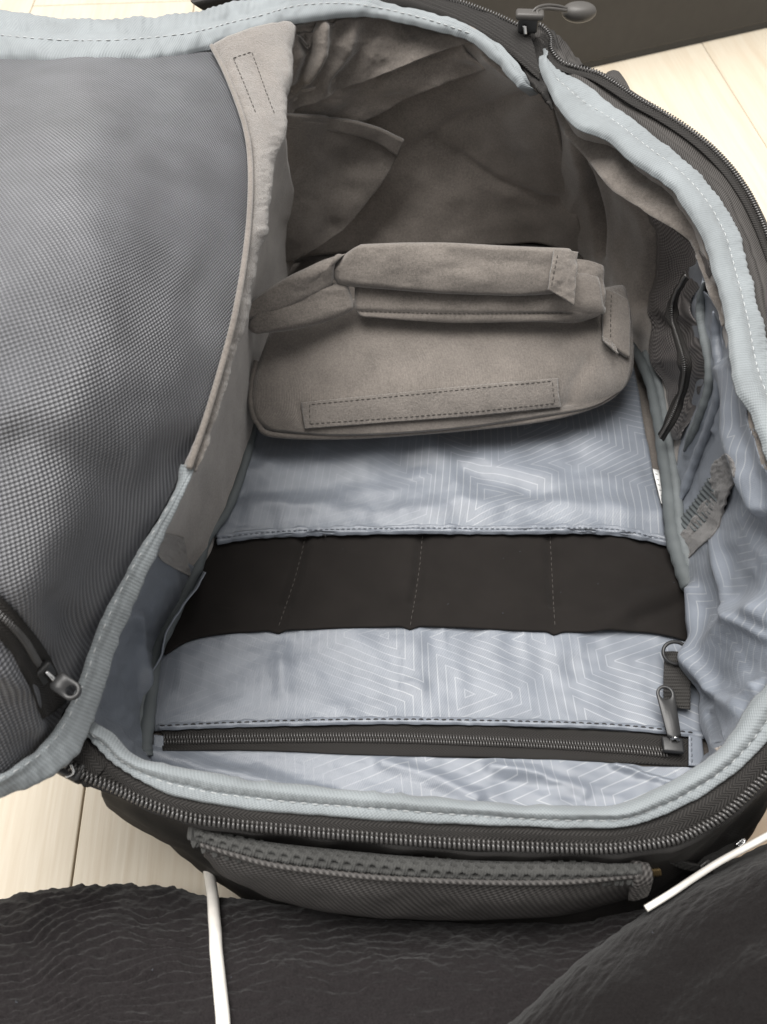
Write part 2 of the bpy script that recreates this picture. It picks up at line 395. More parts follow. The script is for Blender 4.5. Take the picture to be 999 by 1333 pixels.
def herring(name, c):
    g = G(name); z = g.M('ABSOLUTE', g.M('SUBTRACT', g.M('FRACT', g.M('DIVIDE', g.v, .0044)), .5))
    s = g.sin(g.M('ADD', g.u, g.M('MULTIPLY', z, .0060)), .0017); h = g.ramp(s, -1, 1)
    return g.set(base=g.mix(h, sc3(c, .35), sc3(c, 1.25)), rough=.75, spec=.3, normal=g.bump(h, .00030, .9))
def plain(name, c, rough=.5, metal=0.0, spec=.5, nz=0.0, nscale=300):
    g = G(name); k = {}
    if nz: k['normal'] = g.bump(g.noise(nscale, 3), nz, .7)
    f = g.noise(90, 3); return g.set(base=g.mix(g.ramp(f, .3, .7), sc3(c, .9), sc3(c, 1.1)), rough=rough, metal=metal, spec=spec, **k)

C_BR = (.150, .133, .119)
m_velour = velour('taupe_velour', C_BR, rib=.0)
m_velour_rib = velour('taupe_brushed_knit', sc3(C_BR, 1.1), rib=.55)
m_loop = velour('loop_fastener_fleece', sc3(C_BR, 1.12), fuzz=3.2, sheen=.5)
m_loopg = velour('grey_loop_fleece', (.125, .118, .115), fuzz=3.2, sheen=.4)
m_inner = velour('taupe_inner_lining', sc3(C_BR, 1.5), fuzz=.6)
C_BL = (.168, .186, .217)
seedsA = [(-.075, .045, 0, -1), (-.04, .105, .002, 1), (.075, .048, .0, 1), (.050, .108, .002, 1), (.135, .010, .003, -1), (.01, -.01, .002, -1)]
m_print = printed('printed_satin_lining', C_BL, seedsA, fadeu=(-.045, .0))
m_print2 = printed('printed_satin_lower', C_BL, [(.042, .056, 0, 1), (.022, -.004, .002, 1), (.105, .030, .002, -1), (-.045, .020, .0, -1), (-.11, .05, .002, 1)], fadeu=(-.06, -.01))
m_print3 = printed('printed_satin_side', sc3(C_BL, 1.15), [(-.02, .05, 0, 1), (.02, .02, .001, -1), (-.075, .03, 0, 1), (.06, .04, 0, -1), (.10, .01, 0, 1)], spacing=.0042, vis=.55)
m_satin = printed('plain_satin_lining', sc3(C_BL, .98), [(5, 5, 0, 1)], vis=.0)
m_trim = weave('grey_blue_binding_tape', (.222, .244, .256), 0.0015, .0015, sc3((.222, .244, .256), .72), depth=.00022, rough=.62, sheen=.15, diag=.6)
m_trim_d = weave('grey_binding_tape', (.165, .182, .188), .0010, .0022, sc3((.165, .182, .188), .7), depth=.00015, rough=.6)
m_pipe = weave('grey_piping_cloth', (.125, .14, .145), .0010, .0010, depth=.00012, rough=.6)
m_mesh = weave('grey_airmesh', (.178, .181, .194), .0020, .0024, (.036, .037, .042), depth=.0006, rough=.42, spec=.55, diag=.35, contrast=1.5, vary=.15)
m_mesh_d = weave('dark_airmesh', (.24, .222, .217), .0044, .0036, (.03, .028, .028), depth=.0005, rough=.5, diag=.5, contrast=1.4)
m_elastic = weave('black_stretch_knit', (.015, .0128, .0118), .0007, .0007, (.0105, .009, .008), depth=.00008, rough=.85, spec=.12, sheen=.05)
m_black = weave('black_webbing', (.02, .019, .018), .0012, .0020, (.006, .006, .006), depth=.0003, rough=.7)
m_tape = herring('black_zip_tape', (.023, .021, .0195))
m_shell = weave('charcoal_nylon', (.023, .021, .0195), .0011, .0011, (.011, .010, .0095), depth=.0002, rough=.6, spec=.35)
m_nylon = weave('charcoal_ballistic_nylon', (.092, .086, .082), .0026, .0024, (.018, .0165, .016), depth=.0004, rough=.6, spec=.35, diag=.5)
m_spacer = velour('charcoal_spacer_knit', (.055, .055, .053), fuzz=1.0, sheen=.1)
m_grosgrain = weave('ribbed_grey_cloth', (.065, .060, .056), .0016, .02, (.020, .018, .017), depth=.0004, rough=.65)
m_grosgrain2 = weave('black_ribbed_webbing', (.05, .047, .044), .0011, .0030, (.018, .017, .016), depth=.0003, rough=.7)
m_coil = plain('dark_coil_teeth', (.05, .047, .045), .28, 0, .7)
m_coil_l = plain('worn_coil_teeth', (.052, .050, .049), .25, .2, .8)
m_slider = plain('black_painted_zip_metal', (.020, .020, .0205), .42, 0, .5, .00006, 900)
m_steel = plain('bright_zip_metal', (.6, .6, .6), .2, 1)
m_thread = plain('pale_thread', (.36, .375, .38), .7); m_thread_d = plain('dark_thread', (.03, .028, .028), .8); m_thread_m = plain('slate_thread', (.10, .11, .13), .8)
m_thread_m2 = plain('grey_lint', (.22, .22, .22), .8)
m_thread_b = plain('brown_thread', sc3(C_BR, .33), .9)
m_cord = plain('white_cord_plastic', (.80, .77, .72), .38, 0, .5)
m_rub = plain('grey_rubber', (.06, .056, .052), .5, 0, .4, .00008, 1200)
m_lab = plain('white_label_cloth', (.75, .75, .74), .8)
m_ink = plain('grey_print_ink', (.3, .3, .3), .8)
m_gold = plain('dark_yellow_thread', (.16, .11, .045), .8)
def leather():
    g = G('tan_leather'); n1 = g.noise(700, 3); return g.set(base=g.mix(g.ramp(g.noise(30, 3), .3, .7), (.44, .33, .23), (.55, .43, .31)), rough=.5, normal=g.bump(n1, .0002, .6))
m_leather = leather()
def gauze(name, c):
    g = G(name); mp = g.comb(g.M('MULTIPLY', g.u, 55), g.M('MULTIPLY', g.v, 330)); a = g.noise(1, 3, .55, vec=mp, dist=.5); b = g.noise(1500, 2)
    wv = g.M('MULTIPLY', g.sin(g.u, .0009), g.sin(g.v, .0009)); h = g.M('ADD', g.M('MULTIPLY', b, .4), g.M('MULTIPLY', wv, .12))
    col = g.mix(g.ramp(b, .3, .7), sc3(c, .75), sc3(c, 1.25)); n0 = g.bump(g.M('ADD', a, g.M('MULTIPLY', g.noise(260, 3, .6), .6)), .0010, .6)
    return g.set(base=col, rough=.95, sheen=.08, sheenr=.5, spec=.06, normal=g.bump(h, .0004, .8, n0))
m_gauze = gauze('black_crinkle_gauze', (.0165, .0145, .0150))
m_gauze2 = gauze('black_soft_cotton', (.0100, .0088, .0088))
def wood():
    g = G('pale_whitewashed_oak'); sep = g.n.new('ShaderNodeSeparateXYZ'); g.l(g.obj, sep.inputs[0]); x, y = sep.outputs[0], sep.outputs[1]
    inf = g.n.new('ShaderNodeObjectInfo'); rnd = g.M('MULTIPLY', inf.outputs['Random'], 9.0)
    wv = g.comb(g.M('ADD', g.M('MULTIPLY', x, 38), rnd), g.M('MULTIPLY', y, 2.6), rnd); a = g.noise(1, 5, .62, vec=wv, dist=1.1)
    wf = g.comb(g.M('MULTIPLY', x, 420), g.M('ADD', g.M('MULTIPLY', y, 14), rnd), rnd); b = g.noise(1, 3, .6, vec=wf)
    cl = g.comb(g.M('MULTIPLY', x, 6), g.M('MULTIPLY', y, 1.4), rnd); c = g.noise(1, 2, .5, vec=cl)
    f = g.M('ADD', g.M('MULTIPLY', a, .6), g.M('ADD', g.M('MULTIPLY', b, .28), g.M('MULTIPLY', c, .25)))
    col = g.mix(g.ramp(f, .42, .72), (.70, .635, .52), (.59, .50, .38)); col = g.mix(g.ramp(a, .30, .42, .35, 0), col, (.55, .46, .34))
    return g.set(base=col, rough=g.ramp(b, .3, .7, .42, .6), spec=.4, normal=g.bump(b, .0004, .4))
m_wood = wood()
m_gap = plain('dark_plank_joint', (.14, .11, .08), .9)
m_cab = plain('dark_umber_lacquer', (.027, .0248, .0225), .38, 0, .4, .0002, 60)

# ------------------------------------------------------------------ the setting: floor of planks
floor = link('floor', mesh_from([(-2.6, -1.2, -.006), (2.6, -1.2, -.006), (2.6, 4.2, -.006), (-2.6, 4.2, -.006)], [(0, 1, 2, 3)], None, False), m_gap, None, 'structure', 'pale whitewashed wooden plank floor under and behind the backpack')
pb = box_geo((0, 0, 0), ((1, 0, 0), (0, 1, 0), (0, 0, 1)), (.1041, .60, .004), .22); pme = bpy.data.meshes.new('plank'); pb.to_mesh(pme); pb.free(); pme.materials.append(m_wood)
ang = R(4.2); xs0 = -.178+.004; 
for i in range(-10, 11):
    for j in range(-1, 4):
        o = bpy.data.objects.new('plank', pme); COL.objects.link(o); o.parent = floor
        lx = (i+.5)*.2092; ly = -.25+j*1.2025+(i*0.43 % 1.2)
        X0 = xs0+.1215*math.tan(ang)
        o.location = (X0+lx*math.cos(ang)-ly*math.sin(ang), lx*math.sin(ang)+ly*math.cos(ang), -.004); o.rotation_euler = (0, 0, ang)
# dark furniture front at the top right
cab = thing('cabinet', 'dark umber furniture front standing on the pale floor beyond the backpack', 'cabinet')
a, b = V(436, 166, 0), V(1250, -19, 0); d = (b-a).normalized(); nn = Vector((0, 0, 1)).cross(d)
box('cabinet_body', (a+b)/2+nn*.2+Vector((0, 0, .15)), (d, nn, (0, 0, 1)), ((b-a).length/2, .2, .142), m_cab, cab, .02, smooth=False)
box('plinth', (a+b)/2+nn*.203+Vector((0, 0, .004)), (d, nn, (0, 0, 1)), ((b-a).length/2-.004, .2, .004), m_slider, cab, .02, smooth=False)

# ------------------------------------------------------------------ BACKPACK
bag = thing('backpack', 'open charcoal camera backpack on its back with grey blue lining', 'backpack')
def Z(v, l): return [(x, y, v) for x, y in l]
# floor of the compartment
surf('back_panel', [[(365, 318, .035), (560, 315, .033), (768, 318, .035)], [(345, 450, .036), (580, 450, .035), (840, 450, .036)], [(322, 566, .040), (590, 560, .037), (872, 560, .040)],
     [(258, 700, .047), (580, 700, .045), (892, 700, .047)], [(200, 830, .055), (560, 830, .052), (914, 830, .055)], [(180, 950, .062), (560, 950, .060), (930, 950, .062)], [(196, 1040, .066), (560, 1090, .066), (925, 1050, .066)]],
     m_velour, bag, (70, 90), disp=lambda u, v, x, y: .0006*fbm(x/40, y/40), thick=.006, key='panel')
# side walls
RIM_R = [(712, 100, .200), (722, 124, .203), (750, 160, .205), (792, 180, .209), (824, 208, .208), (872, 240, .207), (896, 272, .206), (915, 304, .205), (932, 360, .203), (948, 418, .202), (962, 500, .20), (985, 570, .198), (1012, 640, .196), (1050, 740, .19), (1052, 830, .170), (1010, 895, .158), (968, 942, .149), (930, 974, .144)]
RIM_R = [(x, y, z-(.008 if 2 < i < 15 else 0)) for i, (x, y, z) in enumerate(RIM_R)]
BOT_R = [(716, 300, .05), (728, 312, .047), (745, 322, .045), (765, 340, .043), (780, 362, .042), (800, 395, .042), (815, 425, .042), (828, 458, .043), (842, 490, .044), (852, 525, .046), (862, 565, .048), (869, 610, .05), (876, 655, .052), (884, 705, .054), (897, 760, .057), (905, 830, .06), (913, 900, .063), (925, 965, .066)]
def lerp3(A, B, t, push=0.0):
    r = []
    for p, q in zip(A, B):
        r.append(tuple(p[k]*(1-t)+q[k]*t+(push if k == 0 else 0) for k in range(3)))
    return r
def wallfold(u, v, x, y):
    return .0016*fbm(x/34, y/70, 3)+.0010*ridge(x/30+y/90, y/120, 5)+crease(x, y, [(750, 185), (762, 225), (778, 285), (786, 330)], 5, -.012)+crease(x, y, [(812, 245), (838, 272), (850, 310), (842, 395)], 6, -.010)+crease(x, y, [(800, 330), (815, 370), (830, 420)], 18, .005)
surf('right_wall', [RIM_R, lerp3(RIM_R, BOT_R, .3, 4), lerp3(RIM_R, BOT_R, .65, 4), BOT_R], m_inner, bag, (220, 110), disp=wallfold, thick=.003, key='rwall', lens=False)
RIM_L = [(372, 150, .205), (352, 215, .20), (325, 330, .195), (290, 465, .185), (236, 640, .172), (168, 760, .162), (122, 870, .150), (116, 930, .143), (134, 962, .141), (168, 988, .140)]
BOT_L = [(400, 318, .045), (380, 350, .043), (352, 450, .041), (331, 560, .044), (298, 664, .05), (262, 740, .054), (212, 830, .059), (196, 900, .062), (190, 955, .065), (190, 1000, .067)]
surf('left_wall', [RIM_L, lerp3(RIM_L, BOT_L, .35, -6), lerp3(RIM_L, BOT_L, .7, -4), BOT_L], m_inner, bag, (130, 60), disp=lambda u, v, x, y: .0012*fbm(x/40, y/60, 8), thick=.003, key='lwall', lens=False)
# far wall
RIM_F = [(340, 48, .222), (400, 34, .222), (460, 18, .222), (508, 20, .222), (564, 34, .221), (612, 48, .22), (644, 78, .214), (676, 112, .208), (712, 130, .200)]
BOT_F = [(340, 338, .04), (400, 332, .038), (460, 328, .036), (508, 325, .036), (564, 323, .036), (612, 322, .036), (660, 322, .038), (712, 322, .041), (768, 330, .046)]
surf('far_wall', [RIM_F, lerp3(RIM_F, BOT_F, .33), lerp3(RIM_F, BOT_F, .66), BOT_F], m_inner, bag, (110, 90), disp=lambda u, v, x, y: .0035*fbm(x/90, y/80, 2)-.002*ridge((x+y)/110, (x-y)/160, 4)+crease(x, y, [(560, 180), (640, 235), (700, 262), (750, 268)], 7, -.004)+crease(x, y, [(540, 190), (610, 150), (700, 120)], 8, -.004), thick=.006, key='fwall', lens=False)
# near wall, inner lining
surf('near_wall_lining', [[(124, 958, .136), (158, 1000, .135), (250, 1020, .134), (350, 1034, .133), (500, 1050, .133), (650, 1062, .133), (800, 1064, .133), (896, 1028, .135), (960, 972, .139)],
     [(175, 968, .064), (210, 1020, .066), (280, 1075, .066), (350, 1105, .066), (500, 1120, .066), (650, 1120, .066), (800, 1110, .066), (880, 1060, .065), (925, 990, .064)]], m_satin, bag, (120, 30), thick=.004, lens=False, key='nwall')

# blue lining of the left wall, near end
surf('side_lining', [[(200, 712), (178, 765), (140, 845), (122, 905), (130, 965), (165, 992)], [(238, 728), (214, 790), (176, 870), (158, 920), (160, 965), (182, 1000)], [(262, 742), (232, 798), (206, 862), (196, 915), (190, 965), (196, 1010)]],
     m_satin, bag, (110, 50), base='lwall', off=.003, disp=lambda u, v, x, y: .0022*fbm(x/26, y/48, 11)+crease(x, y, [(176, 800), (184, 850), (190, 900)], 5, .003)+crease(x, y, [(145, 925), (160, 940), (185, 975)], 5, -.004), thick=.001)
surf('loop_patch', [[(200, 690), (206, 722), (214, 732)], [(240, 700), (245, 730), (250, 752)]], m_loop, bag, (30, 30), base='lwall', off=.0035, disp=lambda u, v, x, y: .0004*fbm(x/4, y/4), thick=.001)

# blue printed lining of the near right
LR = [[(957, 418, .193), (972, 500, .190), (994, 570, .188), (1020, 640, .186), (1056, 740, .180), (1058, 830, .167), (1020, 900, .154), (976, 950, .145), (934, 990, .140)],
      [(950, 455, .172), (957, 545, .160), (974, 640, .154), (994, 740, .149), (999, 830, .141), (978, 900, .132), (950, 948, .124), (926, 987, .114)],
      [(945, 490, .150), (948, 572, .127), (945, 645, .118), (938, 705, .110), (938, 765, .105), (943, 830, .102), (942, 890, .100), (932, 945, .098), (921, 984, .095)],
      [(942, 522, .132), (938, 600, .105), (923, 668, .088), (902, 712, .076), (893, 752, .069), (899, 830, .068), (906, 890, .070), (914, 940, .072), (923, 982, .074)]]
def rl(u, v, x, y):
    return (.0026*fbm(x/45, y/70, 21)+crease(x, y, [(955, 480), (968, 560), (1000, 660)], 13, .010)+crease(x, y, [(938, 560), (960, 640), (990, 700)], 9, -.004)
            +crease(x, y, [(905, 770), (912, 850), (925, 900)], 9, .006)+crease(x, y, [(905, 870), (950, 820), (999, 795)], 20, .008)+crease(x, y, [(925, 905), (970, 880), (1010, 850)], 13, -.006)
            +crease(x, y, [(930, 900), (960, 925), (990, 900)], 11, .006)+crease(x, y, [(935, 700), (950, 780), (999, 830)], 8, .004)+crease(x, y, [(926, 930), (934, 960)], 5, -.004))
surf('side_lining', LR, m_print3, bag, (170, 110), disp=rl, thick=.001, key='rlining', above=['rwall'])
# grey bunched lining between the pocket and the rim
surf('bunched_lining', [[(908, 338), (923, 372), (937, 425), (944, 480), (946, 560), (938, 610), (910, 665), (896, 705)], [(905, 345), (915, 400), (930, 455), (935, 500), (925, 560), (908, 610), (892, 650), (885, 695)],
     [(890, 350), (893, 400), (905, 450), (908, 500), (893, 545), (882, 590), (880, 640), (878, 690)]], m_satin, bag, (110, 80), base='rwall', off=.003,
     disp=lambda u, v, x, y: crease(x, y, [(925, 365), (915, 410), (922, 450), (935, 480), (925, 530), (895, 590)], 6, .003)+crease(x, y, [(943, 400), (930, 430), (943, 470), (940, 520), (905, 600), (885, 650)], 6, -.003)+crease(x, y, [(948, 420), (944, 450), (950, 500), (930, 560)], 5, .003)+.001*fbm(x/18, y/34, 31), thick=.001, key='bunch', soften=2)
for pp, rr, mm in [([(934, 352), (917, 380), (912, 410), (920, 446), (929, 480), (922, 520), (904, 560), (890, 592)], .0026, m_trim_d), ([(946, 392), (932, 424), (936, 455), (943, 486), (936, 530), (915, 580), (896, 630), (884, 660)], .0030, m_satin)]:
    q = [on('bunch', x, y, .0008) or on('rwall', x, y, .004) for x, y in [tuple(r) for r in by_len(np.array(pp, float), 40)]]; q = smoothpath0(np.array([tuple(h[0]) for h in q if h]), 25)
    tube('piping', [tuple(p) for p in q[::3]], [rr*.15, rr*.8]+[rr]*(len(q[::3])-3)+[rr*.3], mm, bag, 110, 12, world=True, disp=lambda t: .05*np.sin(t*90)+.05*np.sin(t*37))
# elastic ruffle beside it
surf('gather', [[(888, 672), (905, 650), (922, 622)], [(884, 690), (906, 672), (930, 640)], [(886, 702), (912, 686), (934, 656)]], m_pipe, bag, (90, 24), base='rwall', off=.012, disp=lambda u, v, x, y: .0006*np.sin(((x-885)*.6-(y-690)*.6)*1.25), thick=.001, above=['bunch', 'rlining'])
# loop patch at the right
surf('loop_patch', [[(944, 590), (952, 612), (948, 645), (932, 688), (900, 722), (884, 742)], [(937, 595), (938, 615), (934, 640), (918, 672), (898, 700), (886, 720)], [(930, 600), (924, 622), (924, 642), (905, 668), (892, 690), (884, 704)]], m_loopg, bag, (70, 36), base='rwall', off=.013, disp=lambda u, v, x, y: .0012*fbm(x/18, y/18, 2)+.0004*fbm(x/3, y/3), thick=.0012, key='loopR', soften=3, above=['bunch', 'rlining'])
# dark mesh pocket on the right wall
MP = [[(845, 272), (866, 290), (893, 312), (912, 330)], [(852, 310), (874, 330), (905, 345), (922, 352)], [(850, 360), (866, 368), (890, 375), (904, 382)], [(842, 410), (860, 410), (884, 408), (899, 408)],
      [(846, 445), (865, 450), (892, 452), (914, 452)], [(860, 490), (878, 490), (900, 488), (918, 486)], [(869, 530), (880, 532), (896, 528), (905, 524)], [(877, 572), (880, 573), (884, 573), (887, 572)]]
surf('mesh_pocket', MP, m_mesh_d, bag, (80, 110), base='rwall', off=.008, disp=lambda u, v, x, y: .0022*fbm(x/34, y/40, 13)+crease(x, y, [(848, 420), (880, 425), (900, 430)], 14, -.004)+crease(x, y, [(880, 380), (860, 470)], 18, .004), thick=.0008, key='pocket', soften=8)
ZP = [(924, 350), (914, 365), (905, 384), (901, 408), (907, 432), (916, 455), (920, 478), (915, 505), (905, 535), (893, 560), (884, 575)]
h = path_on('rwall', ZP, 120, .012); q, m = resample(h, .001)
def ribbon(name, q, m, halfw, mat, parent, th=.0008, lift=0.0, kind=None, above=None):
    T = np.gradient(q, axis=0); T /= np.linalg.norm(T, axis=1, keepdims=True); c = np.cross(T, m)
    W = np.stack([q-c*halfw+m*(lift-.0004), q-c*halfw*.5+m*lift, q+m*lift, q+c*halfw*.5+m*lift, q+c*halfw+m*(lift-.0004)]); N = np.repeat(m[None], 5, 0)
    L = np.r_[0, np.cumsum(np.linalg.norm(np.diff(q, axis=0), axis=1))]; U = np.repeat(L[None], 5, 0); Vv = np.repeat((np.linspace(0, 2, 5)*halfw)[:, None], len(q), 1)
    if above: W = keep_above(W, above, th+.0004)
    return finish(name, W, N, U, Vv, mat, parent, th, None, kind, None)
def smoothpath(q, k=12):
    for _ in range(k): A = q.copy(); A[1:-1] = (q[:-2]+2*q[1:-1]+q[2:])/4; q = A
    return q
q = smoothpath(q, 30); m = smoothpath(m, 60); tc_ = np.array([0, 0, CH])-q; tc_ /= np.linalg.norm(tc_, axis=1, keepdims=True); m = m*.5+tc_; m /= np.linalg.norm(m, axis=1, keepdims=True)
pz = ribbon('pocket_zip', q, m, .0042, m_tape, bag, above=['pocket']); coil('teeth', q, m, m_coil, pz, .0013, .0012, .0004, lift=.0007)

# ---- sheets on the floor of the compartment, from the near end to the far end
PK = lambda x, y: crease(x, y, [(366, 850), (370, 900)], 14, .0022)+crease(x, y, [(537, 850), (540, 890)], 16, .0016)+crease(x, y, [(725, 848), (728, 880)], 14, .0012)
surf('printed_panel', [[(200, 800), (300, 795), (450, 790), (650, 792), (800, 800), (905, 806)], [(198, 870), (320, 865), (470, 862), (650, 862), (800, 866), (912, 874)], [(200, 952), (350, 946), (500, 943), (650, 945), (800, 950), (920, 962)]],
     m_print2, bag, (170, 80), base='panel', off=.003, disp=lambda u, v, x, y: PK(x, y)+.0014*fbm(x/70, y/55, 41)+.0007*ridge(x/26, y/120, 43)*np.clip((930-y)/90, .2, 1), thick=.0012, key='lower', soften=2)
surf('lower_lining', [[(196, 972), (350, 974), (500, 982), (650, 988), (800, 992), (925, 1002)], [(200, 1010), (350, 1018), (500, 1030), (650, 1034), (800, 1030), (935, 1010)], [(205, 1040), (350, 1070), (500, 1085), (650, 1085), (800, 1075), (940, 1030)]],
     m_print2, bag, (170, 60), base='panel', off=.003, disp=lambda u, v, x, y: .0011*fbm(x/55, y/28, 51)+crease(x, y, [(200, 985), (300, 1012), (420, 1040)], 14, .005)+crease(x, y, [(500, 995), (560, 1010), (620, 1040)], 10, .003)+crease(x, y, [(640, 1000), (700, 1008), (760, 1030)], 9, .003)+crease(x, y, [(800, 997), (850, 1012), (875, 1020)], 5, .0035)+crease(x, y, [(840, 1000), (880, 1008)], 10, -.003), thick=.0012, key='lowlin', soften=2)
# inner zip
zt = surf('inner_zip', [[(211, 950), (350, 946), (500, 943), (650, 945), (800, 952), (899, 962)], [(212, 977), (350, 977), (500, 983), (650, 986), (800, 992), (899, 998)]], m_tape, bag, (160, 14), base='panel', off=.0035, disp=lambda u, v, x, y: .0005*fbm(x/70, y/90, 61), thick=.001, key='ziptape', soften=2, above=['lowlin'])
zl = [(214, 963), (350, 961), (500, 961), (650, 966), (800, 974), (868, 980)]
h = path_on('ziptape', zl, 200, .0); q, m = resample(h, .001); q = smoothpath(q, 10)
coil('teeth', q, m, m_coil, zt, .00145, .0014, .00045, shift=-.0012, lift=.0009); coil('teeth', q+np.gradient(q, axis=0)*.7, m, m_coil, zt, .00145, .0014, .00045, shift=.0012, lift=.0009)
for s in (-1, 1): surf('zip_end_patch', [[(897 if s > 0 else 200, 956), (914 if s > 0 else 213, 958)], [(897 if s > 0 else 200, 996 if s > 0 else 977), (918 if s > 0 else 213, 998 if s > 0 else 979)]], m_satin, bag, (10, 14), base='panel', off=.006, thick=.001, key='zend%d' % s)
stitches('zend1', [(900, 960), (901, 995)], m_thread_m, bag, .003, .002)
stitches('lower', [(206, 946), (350, 940), (500, 937), (650, 939), (800, 944), (912, 956)], m_thread_d, bag, .0040, .0030, .00030)
band('panel_hem', [(206, 942), (350, 936), (500, 933), (650, 935), (800, 940), (916, 952)], [(206, 951), (350, 946), (500, 943), (650, 945), (800, 950), (918, 962)], [(0, 0), (.3, .0009), (.7, .0012), (1, 0)], m_satin, bag, 200, base='panel', off=.0055, disp=lambda u, v, x, y: .0003*np.sin(x/5.0)+.0004*fbm(x/12, y/12), key='hem2')
stitches('hem2', [(208, 945), (350, 939), (500, 936.5), (650, 938.5), (800, 943.5), (912, 955)], m_thread_d, bag, .0040, .0030, .00032)
# slider and pull of the inner zip
p0, n0 = on('panel', 872, 980, .0085); tip, _ = on('panel', 856, 914, .017); endp, _ = on('panel', 873, 976, .011)
tdir = Vector(np.gradient(q, axis=0)[-1]).normalized(); sdir = n0.cross(tdir)
sl = box('zip_slider', p0, (tdir, sdir, n0), (.0052, .0040, .0017), m_slider, bag, .6)
pull_plate('zip_pull', tip, endp, (n0+Vector((0, -.15, .2))).normalized(), .0046, .0030, .0007, m_slider, sl, .72)
tube('pull_bail', [tuple(endp+tdir*-.002+n0*-.001), tuple(endp+n0*.002), tuple(endp+tdir*.002+n0*-.001)], .0009, m_steel, sl, 12, 8, world=True)

# black stretch band with four sleeves
bt = [(205, 705), (276, 690), (367, 685), (550, 683), (716, 683), (824, 688), (884, 700)]; bm_ = [(218, 775), (268, 762), (380, 757), (541, 757), (720, 760), (832, 762), (900, 775)]; bb = [(214, 851), (256, 829), (300, 818), (361, 820), (440, 814), (534, 815), (620, 814), (723, 822), (800, 820), (850, 823), (906, 836)]
bb2 = [(214, 851), (256, 829), (361, 820), (534, 815), (723, 822), (840, 822), (906, 836)]
SE = [[(400, 690), (385, 750), (361, 822)], [(551, 690), (545, 750), (534, 817)], [(716, 690), (719, 750), (723, 822)]]
surf('stretch_band', [bt, bm_, bb2], m_elastic, bag, (190, 70), base='panel', off=.0062, disp=lambda u, v, x, y: sum(crease(x, y, s, 7, -.0036) for s in SE)+.0008*fbm(x/80, y/50, 71)+crease(x, y, [(880, 765), (820, 790), (790, 812)], 14, .003)+crease(x, y, [(885, 785), (830, 808)], 9, -.0025)+crease(x, y, [(800, 700), (850, 740), (890, 760)], 12, .002), thick=.0016, key='band', soften=2, above=['lower'])
for s in SE: stitches('band', s, m_thread_b, bag, .0042, .0030, .00026, off=.0002)
# upper printed sleeve
ut = [(335, 500), (450, 500), (600, 500), (720, 490), (825, 480)]
surf('printed_sleeve', [ut, [(332, 566), (450, 562), (600, 560), (720, 552), (838, 550)], [(305, 640), (420, 640), (580, 640), (720, 636), (856, 636)], [(280, 700), (420, 694), (580, 690), (720, 690), (867, 700)]],
     m_print, bag, (150, 110), base='panel', off=.0095, disp=lambda u, v, x, y: .0020*fbm(x/70, y/50, 81)+crease(x, y, [(330, 655), (500, 668), (700, 655), (860, 672)], 13, .0030)+crease(x, y, [(320, 640), (420, 632), (560, 600), (700, 640)], 16, -.0026)+crease(x, y, [(540, 560), (580, 600), (600, 650)], 14, .0022)+crease(x, y, [(640, 610), (740, 625), (830, 618)], 11, .0018)+.0006*np.sin(x/9+2*vn(x/40, y/40))*np.clip((y-640)/45, 0, 1), thick=.002, key='upper', soften=2, above=['band'])
hm = lambda d: [(283, 699+d), (330, 692+d), (400, 688+d), (480, 686+d), (560, 685+d), (640, 686+d), (720, 685+d), (790, 686+d), (835, 693+d), (870, 701+d)]
band('sleeve_hem', hm(-2), hm(9), [(0, 0), (.25, .0012), (.5, .0004), (.8, .0013), (1, -.001)], m_satin, bag, 260, base='panel', off=.0112, disp=lambda u, v, x, y: .00035*np.sin(x/4.4+2*np.sin(x/31))+.0007*fbm(x/20, y/14, 5), thick=.0018, key='hem', above=['upper', 'band'])
stitches('hem', hm(2.5), m_thread_m, bag, .0034, .0026, .0003)
for x in (420, 566):
    h_ = on('hem', x, 696, .0005)
    if h_: tube('loose_thread', [tuple(h_[0]), tuple(h_[0]+Vector((.0015, -.0008, .0012))), tuple(h_[0]+Vector((.002, -.002, .0002)))], .0003, m_thread_d, bag, 8, 5, world=True)
# piping seams left and right
PL = [(340, 520, .046), (328, 566, .049), (320, 600, .052), (297, 662, .057), (271, 700, .060), (257, 738, .062), (226, 802, .067), (203, 854, .070), (196, 910, .072), (190, 962, .073), (190, 985, .072)]
tube('piping', PL, [.0030]*5+[.0036]*6, m_pipe, bag, 220, 14, disp=lambda t: .05*np.sin(t*140)+.04*np.sin(t*53))
PL2 = [(x-9, y-2, z+.001) for x, y, z in PL[2:]]
tube('piping', PL2, .0022, m_trim_d, bag, 200, 12, disp=lambda t: .06*np.sin(t*120))
PR = [(812, 440, .050), (830, 462, .053), (846, 497, .056), (856, 540, .058), (864, 590, .060), (871, 640, .062), (876, 690, .064), (886, 730, .066), (899, 765, .067)]
tube('piping', PR, [.0030, .0036, .0038, .004, .0042, .0045, .0048, .0052, .005], m_pipe, bag, 200, 14, disp=lambda t: .05*np.sin(t*110)+.05*np.sin(t*41))
PR2 = [(x+10, y-3, z+.003) for x, y, z in PR[1:]]
tube('piping', PR2, [.0026, .0028, .003, .003, .0032, .0034, .0036, .003], m_trim_d, bag, 200, 12, disp=lambda t: .07*np.sin(t*130))
# care label
lb = surf('care_label', [[(850, 610), (858, 612)], [(861, 655), (867, 656)]], m_lab, bag, (6, 12), base='panel', off=.012, thick=.0003, key='label')
for k in range(5):
    h1, h2 = on('label', 853+k*1.7, 617+k*7, .0003), on('label', 856+k*1.7, 618+k*7, .0003)
    if h1 and h2: tube('label_print', [tuple(h1[0]), tuple(h2[0])], .00022, m_ink, lb, 3, 4, world=True)
